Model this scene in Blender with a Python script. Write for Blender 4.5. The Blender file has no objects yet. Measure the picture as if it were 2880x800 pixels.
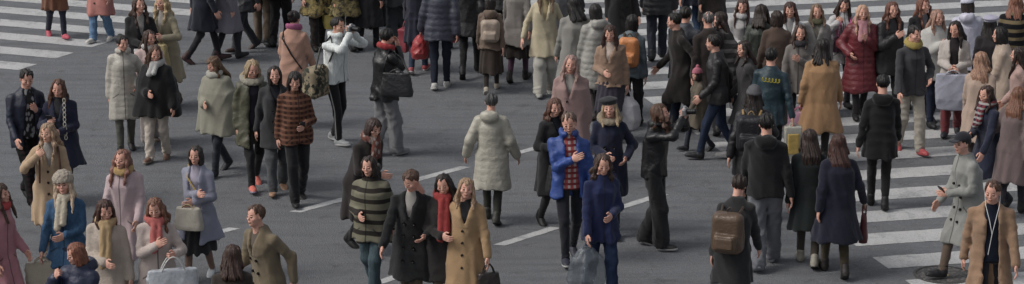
import bpy, math, random
import numpy as np
from mathutils import Matrix, Vector

# ------------------------------------------------------------------ camera, sky, sun, exposure
F, HC, PITCH, KD = 7020.0, 8.9, math.radians(15.0), 2880.0 / 2576.0
sc = bpy.context.scene
cam_d = bpy.data.cameras.new("camera"); cam = bpy.data.objects.new("camera", cam_d)
sc.collection.objects.link(cam); sc.camera = cam
cam.location = (0, 0, HC); cam.rotation_euler = (math.radians(90) - PITCH, 0, 0)
cam_d.sensor_width = 36; cam_d.lens = F / 2880 * 36; cam_d.clip_end = 3000; cam_d.clip_start = 0.5
SUN_EL, SUN_AZ = math.radians(48), math.radians(-104)     # azimuth from +Y towards +X: high on the left, a little on the camera's side
world = bpy.data.worlds.new("World"); sc.world = world; world.use_nodes = True
wn = world.node_tree; wn.nodes.clear()
wo = wn.nodes.new("ShaderNodeOutputWorld"); wb = wn.nodes.new("ShaderNodeBackground"); sk = wn.nodes.new("ShaderNodeTexSky")
sk.sky_type = 'NISHITA'; sk.sun_disc = False; sk.sun_elevation = SUN_EL; sk.sun_rotation = SUN_AZ
sk.air_density = 1.0; sk.dust_density = 4.0; sk.ozone_density = 0.6
wb.inputs[1].default_value = 0.105
hs = wn.nodes.new("ShaderNodeHueSaturation"); hs.inputs['Saturation'].default_value = 0.3
wn.links.new(sk.outputs[0], hs.inputs['Color']); wn.links.new(hs.outputs[0], wb.inputs[0]); wn.links.new(wb.outputs[0], wo.inputs[0])
sd = bpy.data.lights.new("sun", 'SUN'); sun = bpy.data.objects.new("sun", sd); sc.collection.objects.link(sun)
sd.energy = 1.15; sd.angle = math.radians(20); sd.color = (1.0, 0.955, 0.89)
sv = Vector((math.sin(SUN_AZ) * math.cos(SUN_EL), math.cos(SUN_AZ) * math.cos(SUN_EL), math.sin(SUN_EL)))
sun.rotation_euler = sv.to_track_quat('Z', 'Y').to_euler(); sun.location = sv * 60
sc.view_settings.view_transform = 'Standard'; sc.view_settings.look = 'None'
sc.view_settings.exposure = 0.30; sc.view_settings.gamma = 1.0
sc.cycles.max_bounces = 4

# ------------------------------------------------------------------ materials
def lin(h, g=1.0):
    h = h.lstrip('#'); v = [int(h[i:i + 2], 16) / 255 for i in (0, 2, 4)]
    return tuple(min(0.85, g * (c / 12.92 if c <= .04045 else ((c + .055) / 1.055) ** 2.4)) for c in v) + (1,)
CLOTH = 1.02
MC = {}
def nd(nt, t, **k):
    n = nt.nodes.new(t)
    for a, b in k.items(): setattr(n, a, b)
    return n
def newmat(name, rough=.85, spec=.3):
    m = bpy.data.materials.new(name); m.use_nodes = True; nt = m.node_tree
    b = nt.nodes['Principled BSDF']; b.inputs['Roughness'].default_value = rough
    b.inputs['Specular IOR Level'].default_value = spec
    tc = nd(nt, 'ShaderNodeTexCoord')
    return m, nt, b, tc
def mixc(nt, fac, a, b):
    n = nd(nt, 'ShaderNodeMix', data_type='RGBA')
    for s, v in ((0, fac), (6, a), (7, b)):
        if isinstance(v, (tuple, float, int)): n.inputs[s].default_value = v
        else: nt.links.new(v, n.inputs[s])
    return n.outputs[2]
def noise(nt, vec, scale, detail=3, rough=.6):
    n = nd(nt, 'ShaderNodeTexNoise'); n.inputs['Scale'].default_value = scale
    n.inputs['Detail'].default_value = detail; n.inputs['Roughness'].default_value = rough
    nt.links.new(vec, n.inputs['Vector']); return n
def ramp(nt, v, stops, const=False):
    r = nd(nt, 'ShaderNodeValToRGB'); el = r.color_ramp.elements
    if const: r.color_ramp.interpolation = 'CONSTANT'
    while len(el) < len(stops): el.new(.5)
    for e, (p, c) in zip(el, stops): e.position = p; e.color = c
    nt.links.new(v, r.inputs[0]); return r.outputs[0]
def mapping(nt, vec, s, r=(0, 0, 0)):
    n = nd(nt, 'ShaderNodeMapping'); n.inputs['Scale'].default_value = s; n.inputs['Rotation'].default_value = r
    nt.links.new(vec, n.inputs['Vector']); return n.outputs[0]
def bump(nt, b, h, dist, st=.6):
    n = nd(nt, 'ShaderNodeBump'); n.inputs['Distance'].default_value = dist; n.inputs['Strength'].default_value = st
    nt.links.new(h, n.inputs['Height']); nt.links.new(n.outputs[0], b.inputs['Normal'])
def sc3(c, f): return (c[0] * f, c[1] * f, c[2] * f, 1)
def M(kind, *cols):
    key = (kind,) + cols
    if key in MC: return MC[key]
    R = dict(wool=.95, knit=.97, puffer=.42, nylon=.5, leather=.36, denim=.88, fur=1, stripe=.9, plaid=.9, camo=.85, hair=.5,
             rubber=.6, vinyl=.3, paper=.55, print=.9, skin=.55, chain=.3, plastic=.25).get(kind.replace('|f', ''), .8)
    m, nt, b, tc = newmat(kind.replace('|f', '_fronted') + '_' + cols[0].strip('#'), R, .25 if kind.replace('|f', '') in ('wool', 'knit', 'denim', 'fur', 'stripe', 'plaid') else .45)
    g = 1.45 if kind == 'skin' else (.9 if kind == 'hair' else CLOTH)
    seam = kind.endswith('|f'); kind = kind.replace('|f', '')
    def mute(q, f): l = .3 * q[0] + .6 * q[1] + .1 * q[2]; return tuple(l + (v - l) * f for v in q[:3]) + (1,)
    c = [mute(lin(x, g), .9 if kind == 'skin' else .74) for x in cols]; o = tc.outputs['Object']
    big = noise(nt, o, 7, 4, .6); fine = noise(nt, o, 90, 2, .7)
    base = mixc(nt, big.outputs[0], sc3(c[0], .62), sc3(c[0], 1.35))
    if kind == 'denim':
        v = noise(nt, mapping(nt, o, (60, 60, 8)), 1, 3); base = mixc(nt, v.outputs[0], sc3(c[0], .5), sc3(c[0], 1.6))
    elif kind in ('stripe', 'knit2'):
        w = nd(nt, 'ShaderNodeTexWave', wave_type='BANDS', bands_direction='Z'); w.inputs['Scale'].default_value = 2.5
        w.inputs['Distortion'].default_value = 2.2; w.inputs['Detail Scale'].default_value = .6; nt.links.new(o, w.inputs['Vector'])
        base = mixc(nt, ramp(nt, w.outputs['Fac'], [(0, (0, 0, 0, 1)), (.62, (0, 0, 0, 1)), (.68, (1, 1, 1, 1))]), base, c[1])
    elif kind == 'plaid':
        outs = []
        for d in 'XZ':
            w = nd(nt, 'ShaderNodeTexWave', wave_type='BANDS', bands_direction=d); w.inputs['Scale'].default_value = 5.0
            nt.links.new(o, w.inputs['Vector']); outs.append(ramp(nt, w.outputs['Fac'], [(0, (0, 0, 0, 1)), (.55, (0, 0, 0, 1)), (.66, (1, 1, 1, 1))]))
        base = mixc(nt, outs[0], base, c[1]); base = mixc(nt, outs[1], base, c[-1])
    elif kind == 'camo':
        v = noise(nt, o, 8, 2, .5); w = noise(nt, mapping(nt, o, (1, 1, 1), (1, 2, 0)), 10, 2, .5)
        base = mixc(nt, ramp(nt, v.outputs[0], [(0, (0, 0, 0, 1)), (.5, (1, 1, 1, 1))], True), c[0], c[1])
        base = mixc(nt, ramp(nt, w.outputs[0], [(0, (0, 0, 0, 1)), (.54, (1, 1, 1, 1))], True), base, c[2])
        w2 = noise(nt, mapping(nt, o, (1, 1.3, 1), (2, 0, 1)), 13, 2, .5)
        base = mixc(nt, ramp(nt, w2.outputs[0], [(0, (0, 0, 0, 1)), (.6, (1, 1, 1, 1))], True), base, c[3])
    elif kind == 'print':
        v = nd(nt, 'ShaderNodeTexVoronoi'); v.inputs['Scale'].default_value = 26; nt.links.new(mapping(nt, o, (1, 1, .5)), v.inputs['Vector'])
        base = mixc(nt, ramp(nt, v.outputs['Distance'], [(.35, (1, 1, 1, 1)), (.5, (0, 0, 0, 1))]), base, c[1])
    elif kind == 'mottle':
        v = noise(nt, o, 11, 6, .75); base = mixc(nt, ramp(nt, v.outputs[0], [(.42, (0, 0, 0, 1)), (.58, (1, 1, 1, 1))]), c[0], c[1])
    elif kind == 'hair':
        v = noise(nt, mapping(nt, o, (50, 50, 7)), 1.6, 4, .8); base = mixc(nt, ramp(nt, v.outputs[0], [(.3, (0, 0, 0, 1)), (.72, (1, 1, 1, 1))]), sc3(c[0], .3), sc3(c[0], 2.4))
        b.inputs['Specular IOR Level'].default_value = .4
    elif kind == 'skin':
        base = mixc(nt, big.outputs[0], sc3(c[0], .88), (min(.8, c[0][0] * 1.12), c[0][1] * 1.03, c[0][2], 1))
        b.inputs['Subsurface Weight'].default_value = .08; b.inputs['Subsurface Radius'].default_value = (.012, .005, .003)
    elif kind in ('wool', 'fur'):
        base = mixc(nt, fine.outputs[0], mixc(nt, .5, base, sc3(c[0], .6)), mixc(nt, .5, base, sc3(c[0], 1.35)))
        b.inputs['Sheen Weight'].default_value = .12; b.inputs['Sheen Roughness'].default_value = .6
    if kind == 'clear':
        b.inputs['Alpha'].default_value = .5; b.inputs['Roughness'].default_value = .2
        w = noise(nt, mapping(nt, o, (1, 1, .5)), 9, 4, .7); base = mixc(nt, ramp(nt, w.outputs[0], [(.5, (0, 0, 0, 1)), (.75, (1, 1, 1, 1))]), sc3(c[0], .8), (.38, .42, .47, 1))
    if seam:                             # the stitched closure down the front and the two pocket welts
        sx = nd(nt, 'ShaderNodeSeparateXYZ'); nt.links.new(o, sx.inputs[0])
        def mth(op, x, y=0.0):
            n = nd(nt, 'ShaderNodeMath', operation=op)
            for i_, v_ in enumerate((x, y)):
                if isinstance(v_, (int, float)): n.inputs[i_].default_value = v_
                else: nt.links.new(v_, n.inputs[i_])
            return n.outputs[0]
        ax = mth('ABSOLUTE', sx.outputs[0]); fr_ = mth('GREATER_THAN', sx.outputs[1], .02)
        l1 = mth('LESS_THAN', ax, .0075); zz = mth('ABSOLUTE', mth('SUBTRACT', mth('SUBTRACT', sx.outputs[2], .93), mth('MULTIPLY', ax, -.7)))
        l2 = mth('MULTIPLY', mth('LESS_THAN', zz, .0095), mth('LESS_THAN', mth('ABSOLUTE', mth('SUBTRACT', ax, .125)), .045))
        base = mixc(nt, mth('MULTIPLY', mth('MAXIMUM', l1, l2), mth('MULTIPLY', fr_, .65)), base, (.008, .008, .009, 1))
    nt.links.new(base, b.inputs['Base Color'])
    if kind in ('puffer', 'nylon', 'vinyl', 'clear', 'leather'): bump(nt, b, noise(nt, o, 22, 4, .65).outputs[0], .012, .8)
    elif kind == 'hair': bump(nt, b, noise(nt, mapping(nt, o, (60, 60, 7)), 1.5, 2).outputs[0], .01, .8)
    elif kind == 'fur': bump(nt, b, noise(nt, o, 55, 4, .8).outputs[0], .02, 1)
    elif kind != 'skin': bump(nt, b, noise(nt, o, 34, 5, .7).outputs[0], .006, .7)
    MC[key] = m; return m
def flat(name, hexc, rough=.5, metal=0.0, g=1.0):
    k = ('flat', name, hexc)
    if k in MC: return MC[k]
    m, nt, b, tc = newmat(name, rough); b.inputs['Metallic'].default_value = metal
    c = lin(hexc, g); n = noise(nt, tc.outputs['Object'], 40, 3)
    nt.links.new(mixc(nt, n.outputs[0], sc3(c, .8), sc3(c, 1.2)), b.inputs['Base Color']); MC[k] = m; return m

# ------------------------------------------------------------------ mesh helpers
COL = sc.collection
def make_mesh(name, V, Fq, mats, parent=None, fmat=None, smooth=True):
    me = bpy.data.meshes.new(name)
    V = np.asarray(V, np.float32); Fq = np.asarray(Fq, np.int32); n = len(Fq); w = Fq.shape[1]
    me.vertices.add(len(V)); me.vertices.foreach_set('co', V.ravel())
    me.loops.add(n * w); me.loops.foreach_set('vertex_index', Fq.ravel())
    me.polygons.add(n); me.polygons.foreach_set('loop_start', np.arange(0, n * w, w, dtype=np.int32))
    try: me.polygons.foreach_set('loop_total', np.full(n, w, np.int32))
    except Exception: pass
    for m in (mats if isinstance(mats, (list, tuple)) else [mats]): me.materials.append(m)
    if fmat is not None: me.polygons.foreach_set('material_index', np.asarray(fmat, np.int32))
    me.update(calc_edges=True)
    me.polygons.foreach_set('use_smooth', np.full(n, smooth))
    o = bpy.data.objects.new(name, me); COL.objects.link(o)
    if parent is not None: o.parent = parent
    return o
def empty(name, loc, rz, label, cat, group=None):
    o = bpy.data.objects.new(name, None); COL.objects.link(o); o.location = loc; o.rotation_euler = (0, 0, rz)
    o.empty_display_size = .2; o['label'] = label; o['category'] = cat
    if group: o['group'] = group
    return o
OFF = [(0, 0, 0), (1, 0, 0), (0, 1, 0), (1, 1, 0), (0, 0, 1), (1, 0, 1), (0, 1, 1), (1, 1, 1)]
EDG = [(0, 1), (2, 3), (4, 5), (6, 7), (0, 2), (1, 3), (4, 6), (5, 7), (0, 4), (1, 5), (2, 6), (3, 7)]
def nets(V, lo, h):
    S = V < 0; n = np.zeros(tuple(s - 1 for s in V.shape), np.int8); X, Y, Z = n.shape
    for a, b_, c in OFF: n += S[a:a + X, b_:b_ + Y, c:c + Z]
    i, j, k = np.nonzero((n > 0) & (n < 8)); acc = np.zeros((len(i), 3), np.float32); cnt = np.zeros(len(i), np.float32)
    vals = [V[i + a, j + b_, k + c] for a, b_, c in OFF]
    for p, q in EDG:
        v0, v1 = vals[p], vals[q]; m = (v0 < 0) != (v1 < 0)
        t = np.where(m, v0 / np.where(m, v0 - v1, 1), 0)
        o0, o1 = np.array(OFF[p], np.float32), np.array(OFF[q], np.float32)
        acc += np.where(m[:, None], o0 + t[:, None] * (o1 - o0), 0); cnt += m
    P = (np.stack([i, j, k], 1) + acc / cnt[:, None]) * h + lo
    idx = np.full(n.shape, -1, np.int32); idx[i, j, k] = np.arange(len(i)); Fs = []
    for ax in range(3):
        sl0 = [slice(1, -1)] * 3; sl1 = [slice(1, -1)] * 3; sl0[ax] = slice(0, -1); sl1[ax] = slice(1, None)
        A, B = S[tuple(sl0)], S[tuple(sl1)]; a, b_, c = np.nonzero(A != B); inside = A[a, b_, c]
        q = np.stack([a, b_, c], 1) + 1; q[:, ax] -= 1
        u, v = [(1, 2), (2, 0), (0, 1)][ax]; f = []
        for du, dv in ((-1, -1), (0, -1), (0, 0), (-1, 0)):
            r = q.copy(); r[:, u] += du; r[:, v] += dv; f.append(idx[r[:, 0], r[:, 1], r[:, 2]])
        f = np.stack(f, 1); f[~inside] = f[~inside][:, ::-1]; Fs.append(f)
    return P, np.concatenate(Fs)
def grid_mesh(fn, lo, hi, h, marg=.05):
    lo = np.array(lo, np.float32); hi = np.array(hi, np.float32); B = 4
    nb = np.maximum(1, np.ceil((hi - lo) / (h * B)).astype(int)); N = nb * B
    ctr = np.stack(np.meshgrid(*[(np.arange(b) * B + (B - 1) / 2) for b in nb], indexing='ij'), -1).reshape(-1, 3).astype(np.float32)
    dc = fn(ctr * h + lo); act = np.abs(dc) < h * B * .9 + marg
    V = np.repeat(np.repeat(np.repeat(np.where(dc < 0, -1., 1.).reshape(nb).astype(np.float32), B, 0), B, 1), B, 2)
    base = (np.stack(np.unravel_index(np.nonzero(act)[0], tuple(nb)), 1) * B)
    sub = np.stack(np.meshgrid(*[np.arange(B)] * 3, indexing='ij'), -1).reshape(-1, 3)
    ii = (base[:, None] + sub[None]).reshape(-1, 3)
    V[ii[:, 0], ii[:, 1], ii[:, 2]] = fn(ii.astype(np.float32) * h + lo)
    for ax in range(3):
        for e in (0, -1):
            s = [slice(None)] * 3; s[ax] = e; V[tuple(s)] = np.maximum(V[tuple(s)], h * .3)
    return nets(V, lo, h)

def rc(P, a, b, ra, rb):
    a = np.asarray(a, np.float32); b = np.asarray(b, np.float32); ba = b - a
    pa = P - a; t = np.clip(pa @ ba / max(1e-9, float(ba @ ba)), 0, 1)
    return np.sqrt(((pa - t[:, None] * ba) ** 2).sum(1)) - (ra + (rb - ra) * t)
def ell(P, c, r):
    q = P - np.asarray(c, np.float32); r = np.asarray(r, np.float32)
    k0 = np.sqrt(((q / r) ** 2).sum(1)); k1 = np.sqrt(((q / (r * r)) ** 2).sum(1)); return k0 * (k0 - 1) / np.maximum(k1, 1e-6)
def smin(a, b, k):
    h = np.clip(.5 + .5 * (b - a) / k, 0, 1); return b + (a - b) * h - k * h * (1 - h)
def smax(a, b, k): return -smin(-a, -b, k)
def box(P, c, r, rad=0.01):
    q = np.abs(P - np.asarray(c, np.float32)) - (np.asarray(r, np.float32) - rad)
    return np.sqrt((np.maximum(q, 0) ** 2).sum(1)) + np.minimum(q.max(1), 0) - rad
def loft(P, prof, cx=0., cy=0., pw=2.2, zlo=None, zhi=None):
    z = P[:, 2]; pr = np.array(prof, np.float32); o = np.argsort(pr[:, 0]); pr = pr[o]
    rx = np.interp(z, pr[:, 0], pr[:, 1]); ry = np.interp(z, pr[:, 0], pr[:, 2])
    q = (np.abs((P[:, 0] - cx) / rx) ** pw + np.abs((P[:, 1] - cy) / ry) ** pw) ** (1 / pw)
    d = (q - 1) * np.minimum(rx, ry)
    if zlo is not None: d = smax(d, zlo - z, .012)
    if zhi is not None: d = smax(d, z - zhi, .012)
    return d
def folds(P, seed, amp, fr=22.0, vz=.45):
    r = np.random.RandomState(seed); out = 0; w = P.copy()
    w = w + .04 * np.sin(P[:, [1, 2, 0]] * 9 + r.rand() * 6)
    for _ in range(4):
        d = r.randn(3); d[2] *= vz; d /= np.linalg.norm(d); f = fr * (.6 + r.rand())
        s = np.sin(w @ (d * f).astype(np.float32) + r.rand() * 6.28); out = out + 1.0 - np.sqrt(np.abs(s)) * 1.31
    return amp * out * .7
def tube(pts, r, n=6):
    pts = np.array(pts, float); V = []; Fq = []
    for i, p in enumerate(pts):
        t = pts[min(i + 1, len(pts) - 1)] - pts[max(i - 1, 0)]; t /= np.linalg.norm(t) + 1e-9
        u = np.cross(t, [0.13, .31, .94]); u /= np.linalg.norm(u) + 1e-9; v = np.cross(t, u)
        for k in range(n):
            a = 2 * math.pi * k / n; V.append(p + r * (math.cos(a) * u + math.sin(a) * v))
    for i in range(len(pts) - 1):
        for k in range(n):
            Fq.append((i * n + k, i * n + (k + 1) % n, (i + 1) * n + (k + 1) % n, (i + 1) * n + k))
    return np.array(V), np.array(Fq)
def arc(a, b, sag, n=8):
    a = np.array(a, float); b = np.array(b, float); t = np.linspace(0, 1, n)[:, None]
    return a + (b - a) * t + np.array([0, 0, 1.]) * (sag * 4 * t * (1 - t))
def join(parts):
    V = []; Fq = []; o = 0
    for v, f in parts: V.append(v); Fq.append(np.asarray(f) + o); o += len(v)
    return np.concatenate(V), np.concatenate(Fq)

# ------------------------------------------------------------------ pixel -> ground
def ground(x, y, z=0.0):
    h = HC - z; yh = 400 - F * math.tan(PITCH)
    zc = F * h / (math.cos(PITCH) * (y - yh)); d = (zc - h * math.sin(PITCH)) / math.cos(PITCH)
    return np.array([(x - 1440) * zc / F, d])
# ------------------------------------------------------------------ the setting: road and its markings
def road_material():
    m, nt, b, tc = newmat('asphalt', .88, .35); o = tc.outputs['Object']
    agg = nd(nt, 'ShaderNodeTexVoronoi'); agg.inputs['Scale'].default_value = 75; nt.links.new(o, agg.inputs['Vector'])
    f1 = noise(nt, o, 160, 3, .8); f2 = noise(nt, o, .8, 6, .72); f3 = noise(nt, o, 2.6, 6, .7)
    c = mixc(nt, f2.outputs[0], (.150, .159, .174, 1), (.250, .263, .285, 1))
    c = mixc(nt, ramp(nt, f1.outputs[0], [(.36, (0, 0, 0, 1)), (.66, (1, 1, 1, 1))]), sc3((.095, .098, .104), 1), c)
    c = mixc(nt, ramp(nt, f3.outputs[0], [(.44, (0, 0, 0, 1)), (.66, (.55, .55, .55, 1))]), c, (.11, .113, .12, 1))
    f4 = noise(nt, o, 26, 4, .85); c = mixc(nt, ramp(nt, f4.outputs[0], [(.34, (.75, .75, .75, 1)), (.52, (0, 0, 0, 1))]), c, (.095, .098, .104, 1)); c = mixc(nt, ramp(nt, f4.outputs[0], [(.56, (0, 0, 0, 1)), (.74, (.7, .7, .7, 1))]), c, (.30, .305, .315, 1))
    g = noise(nt, o, 230, 1, .5); c = mixc(nt, ramp(nt, g.outputs[0], [(.66, (0, 0, 0, 1)), (.72, (.5, .5, .5, 1))]), c, (.32, .33, .34, 1))
    ck = nd(nt, 'ShaderNodeTexVoronoi', feature='DISTANCE_TO_EDGE'); ck.inputs['Scale'].default_value = .33
    wp = noise(nt, o, 1.4, 5, .7); ad = nd(nt, 'ShaderNodeVectorMath', operation='ADD'); nt.links.new(o, ad.inputs[0]); nt.links.new(wp.outputs['Color'], ad.inputs[1])
    nt.links.new(ad.outputs[0], ck.inputs['Vector'])
    c = mixc(nt, ramp(nt, ck.outputs['Distance'], [(0, (.45, .45, .45, 1)), (.006, (0, 0, 0, 1))]), c, (.05, .05, .053, 1))
    ty = noise(nt, mapping(nt, o, (.55, 5.5, 1), (0, 0, math.radians(-46))), 1.0, 4, .6)
    c = mixc(nt, ramp(nt, ty.outputs[0], [(.46, (0, 0, 0, 1)), (.66, (.7, .7, .7, 1))]), c, (.098, .103, .111, 1))
    pv = nd(nt, 'ShaderNodeTexVoronoi', distance='CHEBYCHEV'); pv.inputs['Scale'].default_value = .23; nt.links.new(mapping(nt, o, (1, 1, 1), (0, 0, .78)), pv.inputs['Vector'])
    sp_ = nd(nt, 'ShaderNodeSeparateColor'); nt.links.new(pv.outputs['Color'], sp_.inputs[0])
    c = mixc(nt, ramp(nt, sp_.outputs[0], [(.0, (.35, .35, .35, 1)), (.3, (0, 0, 0, 1))], True), c, (.12, .122, .128, 1))
    st_ = noise(nt, o, 3.7, 3, .55); c = mixc(nt, ramp(nt, st_.outputs[0], [(.60, (0, 0, 0, 1)), (.72, (.6, .6, .6, 1))]), c, (.07, .071, .075, 1))
    nt.links.new(c, b.inputs['Base Color']); bump(nt, b, agg.outputs['Distance'], .010, .9); return m
def paint_material():
    m, nt, b, tc = newmat('road_paint', .75, .3); o = tc.outputs['Object']
    w = noise(nt, o, 45, 5, .85); s = noise(nt, o, 1.8, 5, .65); t = noise(nt, mapping(nt, o, (9, 1.4, 1)), 1.0, 4, .7)
    c = mixc(nt, s.outputs[0], (.36, .362, .365, 1), (.52, .52, .52, 1))
    c = mixc(nt, ramp(nt, t.outputs[0], [(.5, (0, 0, 0, 1)), (.78, (.6, .6, .6, 1))]), c, (.27, .273, .278, 1))
    c = mixc(nt, ramp(nt, w.outputs[0], [(.36, (1, 1, 1, 1)), (.47, (0, 0, 0, 1))]), c, (.17, .173, .18, 1))
    lw = noise(nt, o, 2.3, 6, .8); c = mixc(nt, ramp(nt, lw.outputs[0], [(.51, (0, 0, 0, 1)), (.66, (.8, .8, .8, 1))]), c, (.20, .205, .215, 1))
    nt.links.new(c, b.inputs['Base Color']); bump(nt, b, noise(nt, o, 150, 3).outputs[0], .004, .5); return m
ROAD, PAINT = road_material(), paint_material()
gs = 900.0
o = make_mesh('road', [(-gs, -200, 0), (gs, -200, 0), (gs, 1400, 0), (-gs, 1400, 0)], [(0, 1, 2, 3)], ROAD, smooth=False)
o['kind'] = 'structure'; o['label'] = 'grey worn asphalt road surface of the crossing'
def quads_obj(name, quads, label, z=.004):
    V = []; Fq = []
    rr = random.Random(5)
    for q in quads:                      # each quad is split along its length with slightly ragged edges
        a, b_, c, d = [np.array(p, float) for p in q]; L = np.linalg.norm(b_ - a); n = max(1, int(L / .07)); s = len(V)
        for i in range(n + 1):
            t = i / n; p = a + (b_ - a) * t; r = d + (c - d) * t; u = (r - p) / (np.linalg.norm(r - p) + 1e-9)
            j1, j2 = rr.uniform(-.006, .006), rr.uniform(-.006, .006)
            V += [(*(p + u * j1), z), (*(r + u * j2), z)]
        for i in range(n): Fq.append((s + 2 * i, s + 2 * i + 2, s + 2 * i + 3, s + 2 * i + 1))
    o = make_mesh(name, V, Fq, PAINT, smooth=False); o['kind'] = 'structure'; o['label'] = label; return o
def crosswalk(P0, ang, bP, bang, side, nlo, nhi, far, label, w=.45):
    u = np.array([math.cos(ang), math.sin(ang)]); n = np.array([-u[1], u[0]]); bu = np.array([math.cos(bang), math.sin(bang)]); Q = []
    def hit(p):                          # where the line p + t u meets the crosswalk's edge
        A = np.array([[u[0], -bu[0]], [u[1], -bu[1]]]); t = np.linalg.solve(A, np.array(bP) - p); return p + u * t[0]
    for k in range(nlo, nhi):
        lo, hi = P0 + n * (k * .9 - w / 2), P0 + n * (k * .9 + w / 2)
        a, d = hit(lo), hit(hi); Q.append((a, a + u * side * far, d + u * side * far, d))
    return quads_obj('crosswalk_markings', Q, label)
c1 = lambda x, y: ground(x / 3.1125, y / 3.1125)
c2 = lambda x, y: ground(2360 + x / 1.704, 380 + y / 1.704)
crosswalk(c2(300, 607), math.radians(12.6), (4.24, 27.95), math.radians(-73.6), 1, -1, 26, 13, 'worn white zebra crossing stripes running off to the right')
crosswalk(c1(50, 320), math.radians(-20.2), (-7.72, 37.32), math.radians(61.1), -1, -3, 26, 12, 'white zebra crossing stripes in the top left corner')
def dashes(P0, ang, per, n0, n1, label, w=.13):
    u = np.array([math.cos(ang), math.sin(ang)]); n = np.array([-u[1], u[0]]); sk = u * -.07; Q = []
    for k in range(n0, n1):
        a = np.array(P0) + u * per * k; b_ = a + u * 1.0
        Q.append((a - n * w / 2, b_ - n * w / 2, b_ + n * w / 2 + sk, a + n * w / 2 + sk))
    quads_obj('lane_line', Q, label)
dashes((-5.45, 27.07), math.radians(45.2), 1.965, -2, 5, 'longer broken white line running diagonally across the asphalt')
dashes((-1.53, 27.02), math.radians(46.2), 2.02, -2, 3, 'shorter broken white line nearer the bottom of the photo')
# manhole cover beside the lower end of the crossing
def manhole():
    p = c2(500, 672); e = empty('manhole_cover', (p[0], p[1], 0), .3, 'round iron manhole cover set in the asphalt below the crossing stripes', 'manhole cover')
    m, nt, b, tc = newmat('cast_iron', .6); v = nd(nt, 'ShaderNodeTexVoronoi', distance='CHEBYCHEV'); v.inputs['Scale'].default_value = 22
    nt.links.new(tc.outputs['Object'], v.inputs['Vector'])
    nt.links.new(ramp(nt, v.outputs['Distance'], [(.25, (.13, .12, .115, 1)), (.4, (.07, .068, .067, 1))]), b.inputs['Base Color']); bump(nt, b, v.outputs['Distance'], .01, 1)
    N = 48
    def ring(r0, r1, z0, z1, name, mt):
        V = []; 
        for k in range(N):
            a = 2 * math.pi * k / N; V += [(r0 * math.cos(a), r0 * math.sin(a), z0), (r1 * math.cos(a), r1 * math.sin(a), z1)]
        return make_mesh(name, V, [(2 * k, 2 * k + 1, 2 * ((k + 1) % N) + 1, 2 * ((k + 1) % N)) for k in range(N)], mt, e)
    ring(.001, .30, .009, .009, 'lid', m); ring(.315, .345, .010, .007, 'frame', flat('iron_frame', '#4a4846', .6, 0, 1))
    make_mesh('inspection_mark', [(-.03, -.06, .012), (.04, -.06, .012), (.04, -.02, .012), (-.03, -.02, .012)], [(0, 1, 2, 3)], flat('yellow_mark', '#a08a35', .7), e)
manhole()

# ------------------------------------------------------------------ people
# local frame of a person: +Y is where they face, +X their right side, z = 0 the ground, sizes for a 1.70 m adult, then scaled
def ik(a, t, l1, l2, pole):
    a = np.array(a, float); t = np.array(t, float); d = t - a; L = np.linalg.norm(d)
    if L > (l1 + l2) * .995: t = a + d / L * (l1 + l2) * .995; d = t - a; L = np.linalg.norm(d)
    x = (l1 * l1 - l2 * l2 + L * L) / (2 * L); h = math.sqrt(max(0, l1 * l1 - x * x)); u = d / L
    pl = np.array(pole, float); pl = pl - u * (pl @ u); pl /= np.linalg.norm(pl) + 1e-9
    return a + u * x + pl * h, t
ARM = dict(down=(.075, .03, -.52), fwd=(.05, .20, -.45), back=(.05, -.20, -.45), out=(.17, .06, -.46), pocket=None, phone=None)
def wrist(kind, s, S, N):
    dx, dy = N[0], N[1]
    fixed = dict(pocket=(s * .205, .13 + dy * .5, 1.0), phone=(s * .085, .33 + dy, 1.20), chest=(s * .03, .23 + dy, 1.22), camera=(s * .055, .25 + dy, 1.50),
                 camhigh=(s * .055, .31 + dy, 1.55), bagarm=(s * .17, .27 + dy, 1.12), strap=(s * .15, .19 + dy, 1.33), fold=(-s * .08, .20 + dy, 1.14),
                 mouth=(s * .03, .19 + dy, 1.43), belly=(s * .05, .22 + dy, 1.05))
    if kind in fixed: return np.array(fixed[kind])
    return np.array(S) + np.array(ARM[kind]) * np.array([s, 1, 1])
_hands = {}
def hand_mesh(kind):
    if kind in _hands: return _hands[kind]
    # along -Z from the wrist, palm facing -X (towards the thigh for the right hand), thumb towards +Y
    curl = dict(relax=.45, grip=1.35, hold=.95)[kind]
    segs = []
    for i, (y, L) in enumerate(((.030, .072), (.010, .080), (-.010, .074), (-.029, .058))):
        b0 = np.array([0, y, -.088]); a1 = curl * .5; a2 = curl * 1.5
        p1 = b0 + L * .5 * np.array([-math.sin(a1), 0, -math.cos(a1)]); p2 = p1 + L * .5 * np.array([-math.sin(a2), 0, -math.cos(a2)])
        segs += [(b0 + (0, 0, .03), b0, .0095, .0095), (b0, p1, .0093, .0085), (p1, p2, .0085, .0068)]
    th0 = np.array([-.004, .030, -.035]); th1 = np.array([-.016, .056, -.062]); th2 = np.array([-.03, .054, -.094]) if curl > .8 else np.array([-.02, .062, -.096])
    segs += [(th0, th1, .014, .011), (th1, th2, .011, .008)]
    def fn(P):
        d = smin(ell(P, (0, 0, -.055), (.0165, .041, .052)), rc(P, (0, 0, .03), (0, 0, -.03), .026, .022), .02)
        for a, b_, r0, r1 in segs: d = np.minimum(d, rc(P, a, b_, r0, r1)) if r0 < .0094 else smin(d, rc(P, a, b_, r0, r1), .006)
        return d
    _hands[kind] = grid_mesh(fn, (-.11, -.06, -.2), (.04, .09, .05), .0048, .02); return _hands[kind]
_head = {}
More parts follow.
